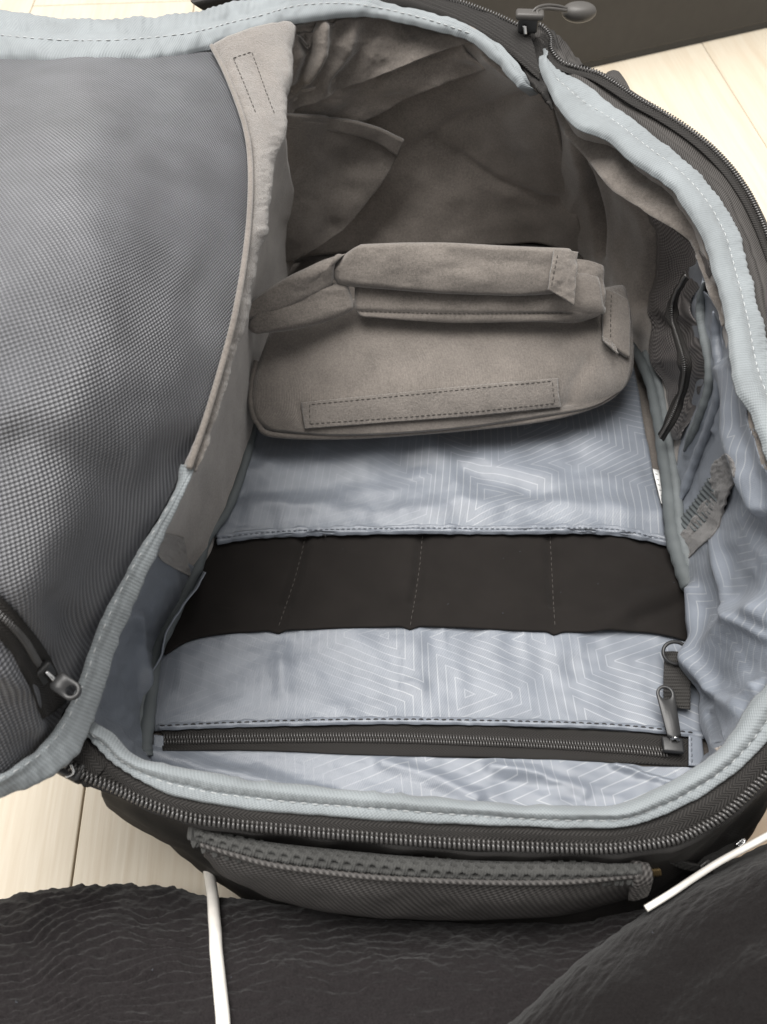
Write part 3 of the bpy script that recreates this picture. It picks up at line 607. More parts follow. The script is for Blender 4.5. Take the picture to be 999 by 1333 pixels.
# webbing tab with ring
wt = surf('webbing_tab', [[(866, 848), (880, 848), (899, 850)], [(864, 885), (880, 886), (899, 888)], [(865, 918), (880, 920), (899, 923)]], m_grosgrain2, bag, (16, 120), base='panel', off=.012, disp=lambda u, v, x, y: .0005*np.sin(y*1.5)+.0008*np.sin((y-850)/70*3.1), thick=.0014, key='tab')
rc = V(880, 850, .072); ringp = []
for k in range(33):
    a = 2*math.pi*k/32; ringp.append((rc.x+.0068*math.cos(a), rc.y+.0058*math.sin(a), rc.z+.0015*math.sin(a)))
tube('split_ring', ringp, .0010, m_slider, wt, 64, 10, world=True)

# ---- far interior pieces
surf('gusset_fold', [[(372, 44, -.03), (410, 34, -.03), (460, 22, -.03), (510, 26, -.03), (560, 38, -.03), (614, 52, -.03)], [(376, 95, -.008), (405, 85, -.008), (450, 70, -.008), (500, 58, -.012), (560, 48, -.022), (614, 54, -.03)], [(376, 156), (402, 140), (460, 113), (530, 84), (575, 66, -.015), (616, 54, -.03)]], m_velour, bag, (130, 60), base='fwall', off=.034,
     disp=lambda u, v, x, y: crease(x, y, [(398, 40), (404, 75), (392, 112), (378, 130)], 8, -.008)+crease(x, y, [(440, 36), (436, 75), (415, 110), (385, 145)], 9, -.007)+crease(x, y, [(420, 36), (420, 70), (402, 105)], 8, .006)+crease(x, y, [(484, 40), (468, 75), (440, 112)], 12, -.006)+crease(x, y, [(462, 30), (455, 70), (425, 110)], 10, .004)+.001*fbm(x/20, y/20), thick=.002, key='gus', soften=3)
surf('gusset_fold', [[(380, 120), (440, 100), (520, 70, -.008), (600, 58, -.02)], [(380, 140), (445, 130), (530, 95), (610, 70, -.018)], [(385, 158), (462, 162), (550, 120), (630, 92, -.016)]], m_inner, bag, (80, 30), base='fwall', off=.022, disp=lambda u, v, x, y: .002*fbm(x/40, y/20, 3), thick=.002)
surf('inner_pocket', [[(335, 150), (380, 153), (440, 158), (486, 168), (524, 187)], [(332, 200), (380, 200), (430, 206), (470, 215), (508, 222)], [(325, 260), (370, 262), (410, 264), (446, 266), (480, 262)], [(320, 345), (360, 342), (385, 336), (412, 322), (446, 300)]], m_velour, bag, (80, 80), base='fwall', off=.030, disp=lambda u, v, x, y: .002*fbm(x/60, y/60, 9)+crease(x, y, [(400, 190), (380, 300)], 40, .006), thick=.003, key='ipocket')
surf('pocket_binding', [[(335, 148), (380, 151), (440, 156), (486, 166), (526, 185)], [(335, 160), (380, 166), (440, 172), (486, 184), (518, 204)]], m_velour, bag, (80, 10), base='fwall', off=.034, thick=.003)

# ---- rim: pale binding, tape, teeth, outer shell
NI = [(112, 925, .153), (122, 945, .151), (145, 957, .149), (170, 980, .148), (200, 993, .147), (250, 1001, .146), (310, 1012, .145), (400, 1022, .145), (500, 1032, .145), (600, 1042, .145), (680, 1048, .145), (760, 1051, .145), (810, 1048, .146), (850, 1032, .147), (900, 1006, .149), (935, 980, .151), (960, 950, .154), (980, 915, .158), (999, 893, .161), (1040, 840, .168), (1062, 790, .174), (1070, 740, .18)]
NO = [(98, 940, .151), (118, 962, .148), (132, 980, .146), (152, 997, .145), (200, 1026, .144), (250, 1043, .143), (310, 1052, .142), (400, 1061, .142), (500, 1067, .142), (600, 1073, .142), (680, 1077, .142), (760, 1079, .142), (810, 1078, .142), (850, 1067, .143), (900, 1045, .145), (950, 1012, .148), (980, 985, .151), (1005, 958, .154), (1030, 925, .157), (1080, 850, .165), (1102, 790, .172), (1112, 740, .178)]
trimprof = [(0, -.0022), (.04, .0006), (.14, .0022), (.3, .0030), (.48, .0018), (.58, .0004), (.72, .0010), (.92, .0009), (1, -.0006)]
tw = lambda u, v, x, y: .00028*np.sin(u*1366+3*vn(u*40, v*0))*np.exp(-((v/v.max()-.56)/.16)**2)+.0005*fbm(u*60, v*60, 91)+.0006*ridge(u*90, v*30, 93)*np.clip(1-v/.007, 0, 1)
band('rim_binding', NI, NO, trimprof, m_trim, bag, 420, disp=tw, key='trimN', above=['nwall', 'lwall', 'rwall'])
def mid(A, B, t): return [tuple(np.array(a)*(1-t)+np.array(b)*t)[:2] for a, b in zip(A, B)]
stitches('trimN', mid(NI, NO, .62)[1:-2], m_thread, bag, .0046, .0033, .00024, off=0)
RI = [(707, 72, .216), (706, 84, .215), (716, 116, .212), (748, 160, .21), (792, 180, .209), (824, 208, .208), (872, 240, .207), (896, 272, .206), (915, 304, .205), (932, 360, .203), (948, 418, .202), (960, 500, .20), (982, 540, .199), (1000, 592, .197), (1030, 680, .192), (1060, 750, .184)]
# inner velvet facing beneath the right binding
FI = [(x+15, y-7, z-.010) for x, y, z in RI[2:]]; FO = [(716, 134, .19), (735, 172, .188), (768, 212, .186), (790, 240, .186), (820, 262, .186), (850, 282, .186), (880, 300, .186), (902, 322, .186), (918, 368, .188), (940, 425, .190)]
band('rim_facing', FI[:8]+[(957, 420, .192)], FO, [(0, .0), (.5, .0018), (1, .0)], m_velour, bag, 260, disp=lambda u, v, x, y: .0022*fbm(x/26, y/26, 14), key='facing')
RO = [(709, 64, .216), (712, 78, .214), (730, 92, .212), (765, 110, .21), (800, 137, .209), (842, 168, .208), (900, 216, .207), (939, 257, .206), (964, 304, .205), (977, 352, .203), (990, 405, .201), (1006, 470, .199), (1025, 530, .197), (1042, 590, .195), (1075, 680, .19), (1104, 750, .182)]
band('rim_binding', RI, RO, trimprof, m_trim, bag, 420, disp=lambda u, v, x, y: tw(u, v, x, y)+.0005*fbm(x/22, y/22, 6), key='trimR', above=['rwall'])
stitches('trimR', mid(RI, RO, .58)[2:-2], m_thread, bag, .0050, .0035, .00028, off=0)
# far rim binding
XI = [(-120, 60, .246), (-40, 70, .250), (0, 73, .251), (60, 77, .251), (110, 78, .250), (170, 76, .248), (230, 70, .244), (268, 62, .241), (300, 52, .238), (340, 42, .234), (380, 28, .232), (420, 22, .23), (460, 18, .228), (508, 23, .226), (564, 36, .224), (612, 50, .222), (644, 76, .22), (676, 110, .216), (694, 124, .204)]
XO = [(-120, -5, .240), (-40, 6, .245), (0, 13, .247), (60, 20, .248), (110, 23, .248), (170, 22, .247), (230, 16, .245), (262, 12, .244), (300, 3, .242), (340, -6, .24), (380, -14, .238), (420, -16, .236), (460, -10, .233), (505, 1, .229), (560, 16, .226), (620, 38, .223), (658, 64, .221), (684, 96, .217), (696, 121, .204)]
band('rim_binding', XI, XO, trimprof, m_trim, bag, 460, disp=lambda u, v, x, y: tw(u, v, x, y)+.001*fbm(x/25, y/20, 16), key='trimF', above=['gus', 'fwall'])
stitches('trimF', mid(XI, XO, .45)[1:16], m_thread, bag, .005, .0036, .0003)

# zip tapes and teeth of the main zip
ZN = [(84, 992, .148), (115, 1012, .143), (145, 1024, .141), (175, 1039, .140), (210, 1053, .139), (250, 1066, .138), (300, 1073, .137), (350, 1078, .137), (420, 1085, .137), (500, 1092, .137), (580, 1098, .137), (650, 1102, .137), (730, 1105, .137), (800, 1105, .137), (875, 1094, .138), (925, 1072, .141), (955, 1050, .144), (980, 1026, .147), (1010, 995, .15), (1060, 930, .156), (1120, 840, .165), (1140, 760, .175)]
ZNo = [(x+(2 if x < 870 else 4), y+9, z-.003) for x, y, z in ZN]
NOs = [(98, 945, .151), (108, 958, .149), (128, 978, .146), (148, 994, .145), (178, 1014, .144), (215, 1031, .143), (265, 1044, .142), (320, 1052, .142), (400, 1060, .142), (490, 1066, .142), (575, 1071, .142), (650, 1075, .142), (730, 1078, .142), (800, 1078, .142), (868, 1060, .143), (910, 1039, .145), (942, 1018, .147), (968, 996, .15), (998, 966, .153), (1040, 905, .159), (1096, 820, .168), (1108, 750, .176)]
band('zip_tape', NOs, ZNo, [(0, -.002), (.15, .0004), (.5, .0012), (.8, .0006), (1, -.0008)], m_tape, bag, 420, disp=lambda u, v, x, y: .0006*fbm(u*40, v*60, 95), thick=.0012, key='tapeN')
pts = by_len(np.array(ZN), 900); q = P(pts[:, 0], pts[:, 1], pts[:, 2]); N_ = np.repeat(np.array([[0, -.42, .9]]), len(q), 0)
q = q+N_*.0006
cN = coil('zip_teeth', q, N_, m_coil_l, bag, .0019, .00125, .00066, lift=.0008)
coil('tape_stitching', P(pts[:, 0], pts[:, 1]-6, pts[:, 2]+.0012)+N_*.0008, N_, m_coil, bag, .0019, .0007, .0005, lift=.0003)
ZR = [(688, 38, .222), (698, 34, .221), (708, 38, .219), (717, 50, .217), (718, 66, .215), (728, 80, .213), (745, 88, .212), (775, 96, .211), (800, 110, .2105), (830, 130, .21), (860, 147, .209), (890, 166, .208), (920, 189, .207), (945, 214, .206), (962, 236, .205), (978, 262, .204), (995, 300, .203), (1012, 350, .201), (1030, 420, .199), (1052, 500, .196), (1080, 600, .192), (1120, 700, .186), (1140, 770, .176)]
RO2 = [(700, 50, .219), (703, 54, .218), (707, 58, .217), (710, 66, .215), (714, 78, .213), (724, 88, .2125), (740, 96, .212), (768, 110, .211), (792, 128, .210), (818, 146, .209), (846, 168, .208), (876, 192, .207), (902, 216, .206), (924, 238, .2055), (938, 256, .205), (952, 280, .204), (966, 312, .203), (980, 362, .201), (996, 430, .199), (1016, 500, .196), (1044, 600, .192), (1080, 700, .186), (1106, 770, .177)]
ZRo = [(x+5, y-3, z-.002) for x, y, z in ZR]
band('zip_tape', RO2, ZRo, [(0, -.003), (.12, .0002), (.3, -.0012), (.6, .0006), (.85, .0014), (1, -.0006)], m_grosgrain, bag, 420, disp=lambda u, v, x, y: .0008*fbm(u*40, v*60, 96), thick=.0012, key='tapeR')
band('zip_edge_tape', [(x-9, y+7, z) for x, y, z in ZR[4:]], [(x-3, y+2, z+.0004) for x, y, z in ZR[4:]], [(0, .0004), (.5, .0014), (1, .0004)], m_tape, bag, 420, thick=.001)
pts = by_len(np.array(ZR), 900); q = P(pts[:, 0], pts[:, 1], pts[:, 2]); N_ = np.repeat(np.array([[.1, -.30, .92]]), len(q), 0)
coil('zip_teeth', q+N_*.0012, N_, m_coil_l, bag, .00195, .0015, .00058, lift=.0006)
# far zip tape and teeth
ZF = [(440, -48, .238), (480, -34, .236), (520, -20, .234), (560, -6, .231), (600, 4, .228), (644, 20, .225), (668, 31, .223), (688, 40, .222)]
XF = [(440, -8, .232), (480, -3, .231), (520, 4, .229), (560, 15, .227), (600, 28, .225), (640, 50, .222), (676, 76, .22), (704, 100, .216)]
band('zip_tape', XF, ZF, [(0, -.002), (.2, .0006), (.8, .0012), (1, 0)], m_tape, bag, 200, disp=lambda u, v, x, y: .001*fbm(u*30, v*60, 97), thick=.0014, key='tapeF')
pts = by_len(np.array(ZF), 300); q = P(pts[:, 0], pts[:, 1], pts[:, 2]); N_ = np.repeat(np.array([[0, -.4, .9]]), len(q), 0)
coil('zip_teeth', q+N_*.001, N_, m_coil_l, bag, .00195, .0012, .00055, lift=.0006)
# dark cloth closing the corner by the slider
surf('corner_gusset', [[(676, 38, .2195), (690, 42, .2195), (706, 44, .2185), (716, 56, .216)], [(676, 76, .216), (696, 80, .214), (706, 84, .2125), (712, 92, .211)], [(700, 112, .2145), (710, 122, .212), (716, 130, .209), (722, 140, .206)]], m_tape, bag, (40, 50), thick=.002, disp=lambda u, v, x, y: .001*fbm(x/14, y/14))
# outer shell
def drop(top, out, bulge, zs=(.75, .4, .08, .0)):
    """rows of world points from a rim line down to the ground"""
    t = P(np.array([p[0] for p in top]), np.array([p[1] for p in top]), np.array([p[2] for p in top])); rows = [t]
    for z in zs:
        r = t.copy(); r[:, 2] = np.maximum(t[:, 2]*z, .001); k = math.sin((1-z)*math.pi*.9)*bulge+(1-z)*0; r = r+np.array(out)*k if np.ndim(out) == 1 else r+out*k; r[:, 2] = np.maximum(t[:, 2]*z, .001); rows.append(r)
    return rows
def shell(name, rows, mat, disp=None, n=(160, 50), thick=.003, key=None):
    W = cr(cr(np.array(rows), n[0], 1), n[1], 0); N = grid_normals(W); 
    U = np.concatenate([np.zeros((n[1], 1)), np.cumsum(np.linalg.norm(np.diff(W, axis=1), axis=-1), 1)], 1); Vv = np.concatenate([np.zeros((1, n[0])), np.cumsum(np.linalg.norm(np.diff(W, axis=0), axis=-1), 0)], 0)
    if disp is not None: W = W+N*disp(U, Vv)[..., None]
    W[..., 2] = np.maximum(W[..., 2], .0006)
    return finish(name, W, N, U, Vv, mat, bag, thick, key, None, None)
topN = ZNo[1:]; tN = P(*[np.array([p[k] for p in topN]) for k in range(3)])
# the front side leans in towards the ground at both corners
footN = P(np.array([165, 185, 208, 228, 246, 275, 320, 370, 440, 510, 590, 660, 735, 800, 868, 915, 945, 968, 962, 942, 926]), np.array([1040, 1058, 1075, 1092, 1112, 1140, 1175, 1200, 1222, 1232, 1238, 1240, 1238, 1222, 1180, 1140, 1108, 1080, 1010, 930, 850]), np.full(21, .002))
midN = tN*.5+footN*.5; midN[:, 1] -= .006
mid2 = tN*.2+footN*.8; mid2[:, 1] -= .004
shell('front_shell', [tN, tN*.8+footN*.2, midN, mid2, footN], m_shell, lambda u, v: .0012*fbm(u*35, v*35, 7), key='shellN')
def wp(l, n=40):
    c = by_len(np.array(l, float), n); return P(c[:, 0], c[:, 1], c[:, 2])
def outer(name, top, wtop, bot, push, ends=None):
    """outer cloth wall: from the zip edge down outside the inner wall to the ground"""
    t, w_, b = wp(top), wp(wtop), wp(bot); p = np.array(push); g_ = b+p*1.3; g_[:, 2] = .001
    shell(name, [t, t*.25+(w_+p)*.75-np.array([0, 0, .02]), (w_+p)*.5+(b+p*1.2)*.5, b+p*1.3, g_], m_shell, lambda u, v: .0008*fbm(u*30, v*30, 17)*np.clip(v/.02, 0, 1))
outer('right_shell', [(x-1, y+1, z) for x, y, z in ZRo], RIM_R, BOT_R, (.022, .004, 0))
outer('far_shell', [(250, 4, .236), (320, -12, .236)]+[(x, y+1, z-.001) for x, y, z in ZF], [(x, y, z-.01) for x, y, z in RIM_F], BOT_F, (0, .022, 0))
outer('left_shell', [(250, 20, .225), (290, 100, .215), (300, 215, .206), (290, 330, .198), (258, 465, .186), (206, 640, .170), (140, 760, .158), (94, 870, .150), (86, 950, .147), (104, 1004, .143), (118, 1018, .141)], RIM_L, BOT_L[:-2]+[(200, 950, .065), (222, 985, .066)], (-.020, 0, 0))
base_px = [(-.17, .10), (.17, .10), (.19, .56), (-.16, .56)]
box('base_board', (0.01, .335, .012), ((1, 0, 0), (0, 1, 0), (0, 0, 1)), (.12, .18, .0105), m_shell, bag, .5)
# lumps of outer cloth behind the zip at the far right corner
surf('outer_flap', [[(716, 44, .214), (728, 50, .213), (742, 62, .212), (755, 80, .211), (764, 92, .209)], [(717, 58, .214), (724, 66, .2135), (735, 76, .2125), (748, 86, .2115), (764, 94, .2105)], [(720, 72, .213), (728, 80, .2125), (740, 86, .212), (752, 90, .211), (766, 96, .210)]], m_grosgrain, bag, (50, 30), thick=.004, disp=lambda u, v, x, y: .0015*fbm(x/16, y/16, 4))
pad('side_loop', [[(786, 103, .200), (795, 97, .199), (804, 100, .198)], [(790, 108, .202), (802, 108, .2005), (813, 114, .198)], [(796, 114, .202), (808, 118, .2), (820, 127, .198)]], m_grosgrain, bag, .004, (24, 20))

# slider with cord pull at the far corner
sb = V(688, 30, .228)
zs = box('zip_slider', sb, ((1, 0, 0), (0, 1, 0), (0, 0, 1)), (.0062, .0038, .0052), m_slider, bag, .5)
box('pull_tab', V(690, 19, .235), ((1, -.08, 0), (0.08, 1, 0), (0, 0, 1)), (.0088, .0044, .0020), m_rub, zs, .8)
tube('slider_stem', [(683, 33, .229), (683.5, 39, .2265), (684, 45, .224)], .0013, m_steel, zs, 8, 8)
tube('pull_cord', [(692, 17, .236), (700, 10, .238), (712, 7, .237), (726, 8, .235), (738, 11, .233)], .0010, m_rub, zs, 40, 8)
tube('pull_cord', [(700, 20, .236), (700, 14, .237), (710, 11, .236), (724, 12, .2345), (738, 14, .2325)], .0010, m_rub, zs, 40, 8)
c0 = V(754, 15.5, .228); bm = bmesh.new(); bmesh.ops.create_uvsphere(bm, u_segments=40, v_segments=24, radius=1)
for v_ in bm.verts:
    x, y, z = v_.co; k = 1-.10*max(0, z)**6; rr = math.hypot(x, y); dent = -.18*math.exp(-((rr/.62)**4)) if z > 0 else 0
    v_.co = c0+Vector((x*.0112, 0, 0))+Vector((0, .0082*y, 0))+Vector((0, -.001*z, .0062*(z+dent*.6)))
me = bpy.data.meshes.new('cord_bead'); bm.to_mesh(me); bm.free(); me.polygons.foreach_set('use_smooth', [True]*len(me.polygons)); link('cord_bead', me, m_rub, zs)

# slider block at the near left corner under the lid
cb = box('zip_end_block', V(94, 1000, .143), ((1, -.45, 0), (.45, 1, 0), (0, 0, 1)), (.0062, .0042, .0035), m_slider, bag, .45)
tube('block_edge', [(86, 1012, .148), (96, 1006, .149), (92, 994, .150)], .0006, m_steel, cb, 10, 6)
surf('corner_gusset', [[(104, 950, .150), (122, 975, .147), (140, 996, .1445)], [(92, 972, .150), (112, 998, .146), (126, 1012, .1435)], [(84, 990, .148), (96, 1008, .144), (116, 1018, .141)]], m_tape, bag, (30, 30), thick=.003)

# ---- lid: mesh face, shell, bindings, fleece strip, pocket zip
lidrows = [[(-200, 55, .236), (-60, 70, .246), (80, 75, .248), (190, 70, .243), (284, 58, .236)], [(-220, 200, .256), (-60, 190, .270), (90, 185, .273), (222, 170, .253), (314, 148, .237)], [(-240, 350, .262), (-60, 330, .283), (100, 320, .284), (232, 300, .257), (325, 270, .233)],
           [(-240, 500, .258), (-70, 480, .279), (90, 470, .272), (212, 450, .250), (304, 430, .226)], [(-240, 650, .238), (-80, 640, .262), (70, 625, .252), (170, 605, .231), (252, 592, .207)], [(-240, 800, .22), (-90, 790, .240), (40, 770, .234), (118, 755, .201), (172, 735, .187)],
           [(-240, 940, .2), (-110, 920, .215), (0, 895, .208), (70, 880, .181), (118, 858, .166)], [(-240, 1060, .18), (-120, 1045, .186), (-20, 1022, .181), (34, 994, .168), (84, 942, .156)]]
def liddisp(u, v, x, y):
    return .0018*fbm(x/140, y/170, 23)+crease(x, y, [(-40, 590), (60, 575), (180, 640), (240, 600)], 34, -.003)+crease(x, y, [(-40, 765), (5, 802), (40, 845), (62, 885), (72, 925)], 16, -.004)+crease(x, y, [(-60, 850), (0, 870), (30, 900), (40, 940)], 20, .005)+crease(x, y, [(80, 790), (110, 830)], 18, -.002)
surf('lid_mesh', lidrows, m_mesh, bag, (190, 220), disp=liddisp, thick=.003, key='lid')
def pushdown(rows, dz): 
    return [[(x, y, z-dz*(1 if 0 < j < len(r)-1 and 0 < i < len(rows)-1 else .25)) for j, (x, y, z) in enumerate(r)] for i, r in enumerate(rows)]
surf('lid_shell', pushdown(lidrows, .035), m_shell, bag, (60, 60), thick=.004)
LI = [(-60, 1026, .190), (0, 1011, .184), (28, 993, .178), (60, 966, .170), (84, 933, .166), (104, 890, .171), (120, 844, .178), (139, 798, .185), (167, 743, .193), (202, 686, .201), (230, 639, .207), (245, 606, .211)]
LO = [(-60, 1052, .176), (0, 1036, .173), (62, 1017, .164), (102, 984, .156), (121, 945, .154), (136, 895, .159), (150, 850, .167), (172, 800, .176), (190, 754, .186), (217, 688, .197), (238, 642, .205), (247, 607, .209)]
band('lid_binding', LI, LO, [(0, -.001), (.06, .0014), (.3, .0016), (.5, .0022), (.85, .0018), (1, -.003)], m_trim, bag, 320, disp=lambda u, v, x, y: .0004*fbm(u*120, v*80, 5)+.0003*ridge(u*160, v*20, 3), thick=.002, key='lidtrim')
stitches('lidtrim', mid(LI, LO, .14)[1:-1], m_thread, bag, .0052, .0032, .00025, off=0)
ST_L = [(276, 60, .240), (296, 100, .240), (318, 160, .240), (326, 212, .238), (325, 280, .235), (317, 350, .233), (305, 415, .230), (293, 462, .224), (270, 540, .217), (246, 610, .210)]
ST_R = [(386, 30, .232), (380, 90, .226), (377, 152, .222), (358, 208, .222), (343, 295, .221), (331, 350, .220), (313, 425, .218), (295, 466, .218), (272, 543, .213), (248, 612, .208)]
band('fleece_strip', ST_L, ST_R, [(0, -.001), (.1, .0012), (.5, .0035), (.85, .0028), (1, -.002)], m_loop, bag, 260, disp=lambda u, v, x, y: .0014*fbm(x/26, y/40, 33)+.00025*fbm(x/3, y/3, 2), thick=.002, key='strip')
stitches('strip', [(304, 76), (318, 110), (334, 150)], m_thread_b, bag, .004, .0028, .00025, straight=True); stitches('strip', [(304, 76), (328, 68), (336, 90), (350, 130), (358, 150)], m_thread_b, bag, .004, .0028, .00025, straight=True)
tube('lid_piping', [(x, y, z+.002) for x, y, z in ST_L], .0014, m_velour, bag, 160, 10)
LZ = [(-40, 770), (0, 806), (30, 842), (52, 876), (64, 905), (70, 926)]
h = path_on('lid', LZ, 160, .0006); q, m = resample(h, .001); q = smoothpath(q, 40); m = smoothpath(m, 80)
lz = ribbon('lid_pocket_zip', q, m, .0056, m_tape, bag, .001, .0012, above=['lid']); coil('teeth', q[:-32], m[:-32], m_coil_l, lz, .0012, .0016, .00045, lift=.0022)
p0, n0 = Vector(q[-28]), Vector(m[-28]); td = Vector(q[-27]-q[-29]).normalized()
sl = box('zip_slider', p0+n0*.0035, (td, n0.cross(td), n0), (.0048, .0036, .0016), m_slider, bag, .6)
t1, t2 = V(103, 906, p0.z+.006), V(72, 884, p0.z+.008)
pull_plate('zip_pull', t1, t2, n0, .0034, .0018, .0011, m_slider, sl, 1.0)
tube('pull_bail', [tuple(p0+n0*.005-td*.003), tuple(p0+n0*.0085), tuple(p0+n0*.005+td*.003)], .0010, m_steel, sl, 12, 8, world=True)

# ---- grab handle on the near side
HT = [(246, 1072, .128), (290, 1086, .128), (350, 1096, .128), (420, 1104, .128), (500, 1112, .128), (580, 1118, .128), (650, 1121, .128), (740, 1122, .128), (835, 1124, .126)]
HC = [(262, 1098, .126), (300, 1110, .128), (350, 1124, .128), (420, 1134, .128), (500, 1142, .128), (580, 1146, .128), (650, 1148, .128), (740, 1147, .128), (836, 1138, .125)]
HB = [(268, 1112, .112), (296, 1140, .104), (350, 1165, .100), (420, 1182, .098), (500, 1190, .097), (580, 1194, .096), (650, 1195, .096), (740, 1190, .097), (822, 1168, .102)]
hand = surf('grab_handle', [HC, [(a[0]*.5+b[0]*.5, a[1]*.5+b[1]*.5+3, a[2]*.5+b[2]*.5+.004) for a, b in zip(HC, HB)], HB, [(x, y-2, z-.015) for x, y, z in HB], [(x, y-30, z-.03) for x, y, z in HB]], m_nylon, bag, (220, 60), disp=lambda u, v, x, y: .0010*fbm(u*30, v*30, 44), thick=.004, key='handle')
def holes(u, v, x, y):
    a = u/.0050; b = v/.0031; k = np.floor(b); fa = (a+.5*(k % 2)) % 1-.5; fb = b % 1-.5
    t = v/v.max(0)[None]; us = (u-u.min())/(u.max()-u.min()); win = np.clip(t/.22, 0, 1)*np.clip((1-t)/.22, 0, 1)*np.clip(us/.02, 0, 1)*np.clip((1-us)/.02, 0, 1)
    return (-.0036*np.exp(-((fa/.25)**2+(fb/.27)**2)**2)+.0002*np.sin(u*5200+v*3000))*win+.0012*np.sin(t*np.pi)
surf('handle_mesh', [HT, [(a[0]*.5+b[0]*.5, a[1]*.5+b[1]*.5, a[2]*.5+b[2]*.5+.004) for a, b in zip(HT, HC)], HC], m_spacer, hand, (900, 44), disp=holes, thick=.006, key='hmesh')
tube('handle_seam', [(x, y+1, z+.0015) for x, y, z in HC], .0012, m_nylon, hand, 160, 8)
pad('handle_end', [[(820, 1120, .126), (842, 1122, .124)], [(822, 1140, .126), (848, 1142, .122)], [(818, 1172, .112), (840, 1160, .110)]], m_nylon, hand, .003, (20, 30))
surf('handle_anchor', [[(240, 1060, .134), (262, 1072, .132), (290, 1084, .130)], [(246, 1074, .126), (264, 1092, .126), (285, 1098, .127)], [(256, 1092, .118), (264, 1110, .116), (278, 1122, .110)]], m_shell, bag, (24, 24), thick=.003)
surf('bar_tack', [[(843, 1134), (860, 1132)], [(844, 1142), (862, 1140)]], m_gold, bag, (20, 6), base='shellN', off=.003, disp=lambda u, v, x, y: .0005*np.sin(x*2.2), thick=.0005)
# compression strap and adjuster at the lower right
st = surf('side_strap', [[(836, 1106, .122), (866, 1112, .118), (895, 1124, .110), (928, 1130, .102)], [(838, 1114, .119), (866, 1122, .115), (894, 1133, .107), (930, 1138, .099)]], m_black, bag, (60, 10), thick=.0018, disp=lambda u, v, x, y: .0004*np.sin(x*1.6))
surf('side_strap', [[(905, 1128, .100), (925, 1108, .096), (950, 1092, .09), (962, 1092, .088)], [(925, 1136, .098), (942, 1120, .094), (958, 1110, .09), (970, 1104, .086)]], m_black, bag, (40, 14), thick=.002)
tube('strap_ring', [(912, 1128, .106), (922, 1121, .106), (920, 1130, .105), (912, 1128, .106)], .0007, m_coil_l, st, 30, 6)
tube('strap_ring', [(958, 1100, .094), (967, 1093, .094), (969, 1097, .094), (962, 1103, .094)], .0008, m_steel, st, 20, 6)

# ------------------------------------------------------------------ padded dividers
GRP = 'loose padded dividers stacked in the compartment'
dA = thing('padded_divider', 'largest taupe padded divider with a long stitched fastening strip, lowest of the stack', 'divider', GRP)
def dd(u, v, x, y): return .0008*fbm(x/70, y/50, 61)+crease(x, y, [(735, 520), (745, 495), (760, 475)], 8, -.0018)+crease(x, y, [(395, 552), (393, 535)], 5, -.001)
pad('pad', [[(366, 395, .100), (450, 392, .102), (600, 388, .104), (740, 382, .104), (812, 372, .101)], [(350, 440, .092), (450, 440, .095), (600, 432, .097), (740, 424, .097), (820, 415, .093)], [(332, 490, .083), (450, 490, .086), (600, 482, .088), (740, 474, .088), (822, 460, .084)], [(328, 525, .075), (450, 528, .078), (600, 522, .079), (735, 508, .079), (818, 488, .077)],
    [(334, 548, .070), (450, 553, .071), (600, 544, .071), (730, 528, .071), (805, 507, .071)], [(356, 565, .066), (460, 568, .066), (600, 558, .066), (710, 545, .067), (776, 527, .067)]], m_velour_rib, dA, .0085, (170, 90), disp=dd, key='A')
tube('seam_piping', [(334, 470, .090), (328, 505, .083), (328, 530, .078), (336, 551, .073), (358, 566, .070), (460, 568, .069), (600, 558, .069), (710, 545, .070), (778, 526, .071), (808, 505, .075), (820, 482, .080), (822, 450, .087)], .0019, m_velour, dA, 200, 10)
sp = surf('fastening_strip', [[(392, 524), (500, 513), (610, 502), (727, 492)], [(394, 540), (500, 531), (610, 521), (728, 511)], [(397, 558), (500, 550), (610, 542), (731, 530)]], m_loop, dA, (140, 30), base='A', off=.0018, disp=lambda u, v, x, y: .0003*fbm(x/5, y/5, 3), thick=.0022, key='As')
stitches('As', [(404, 552), (403, 527), (500, 517.5), (610, 506.5), (719, 496)], m_thread_b, sp, .0036, .0027, .00026, off=.0001, straight=True)
stitches('As', [(404, 552), (500, 545), (610, 536.5), (722, 525), (719, 496)], m_thread_b, sp, .0036, .0027, .00026, off=.0001, straight=True)
tb = surf('side_tab', [[(787, 376, .115), (800, 380, .114), (818, 390, .110)], [(786, 410, .109), (802, 412, .108), (821, 416, .104)], [(786, 440, .103), (802, 452, .100), (820, 464, .095)]], m_velour, dA, (24, 50), thick=.003, key='At')
stitches('At', [(796, 384), (795, 415), (795, 442)], m_thread_b, tb, .0036, .0027)
surf('tab_corner', [[(785, 437, .1055), (801, 448, .1035)], [(787, 445, .104), (806, 460, .101)]], m_loop, tb, (10, 10), disp=lambda u, v, x, y: .001*fbm(x/4, y/4), thick=.002)

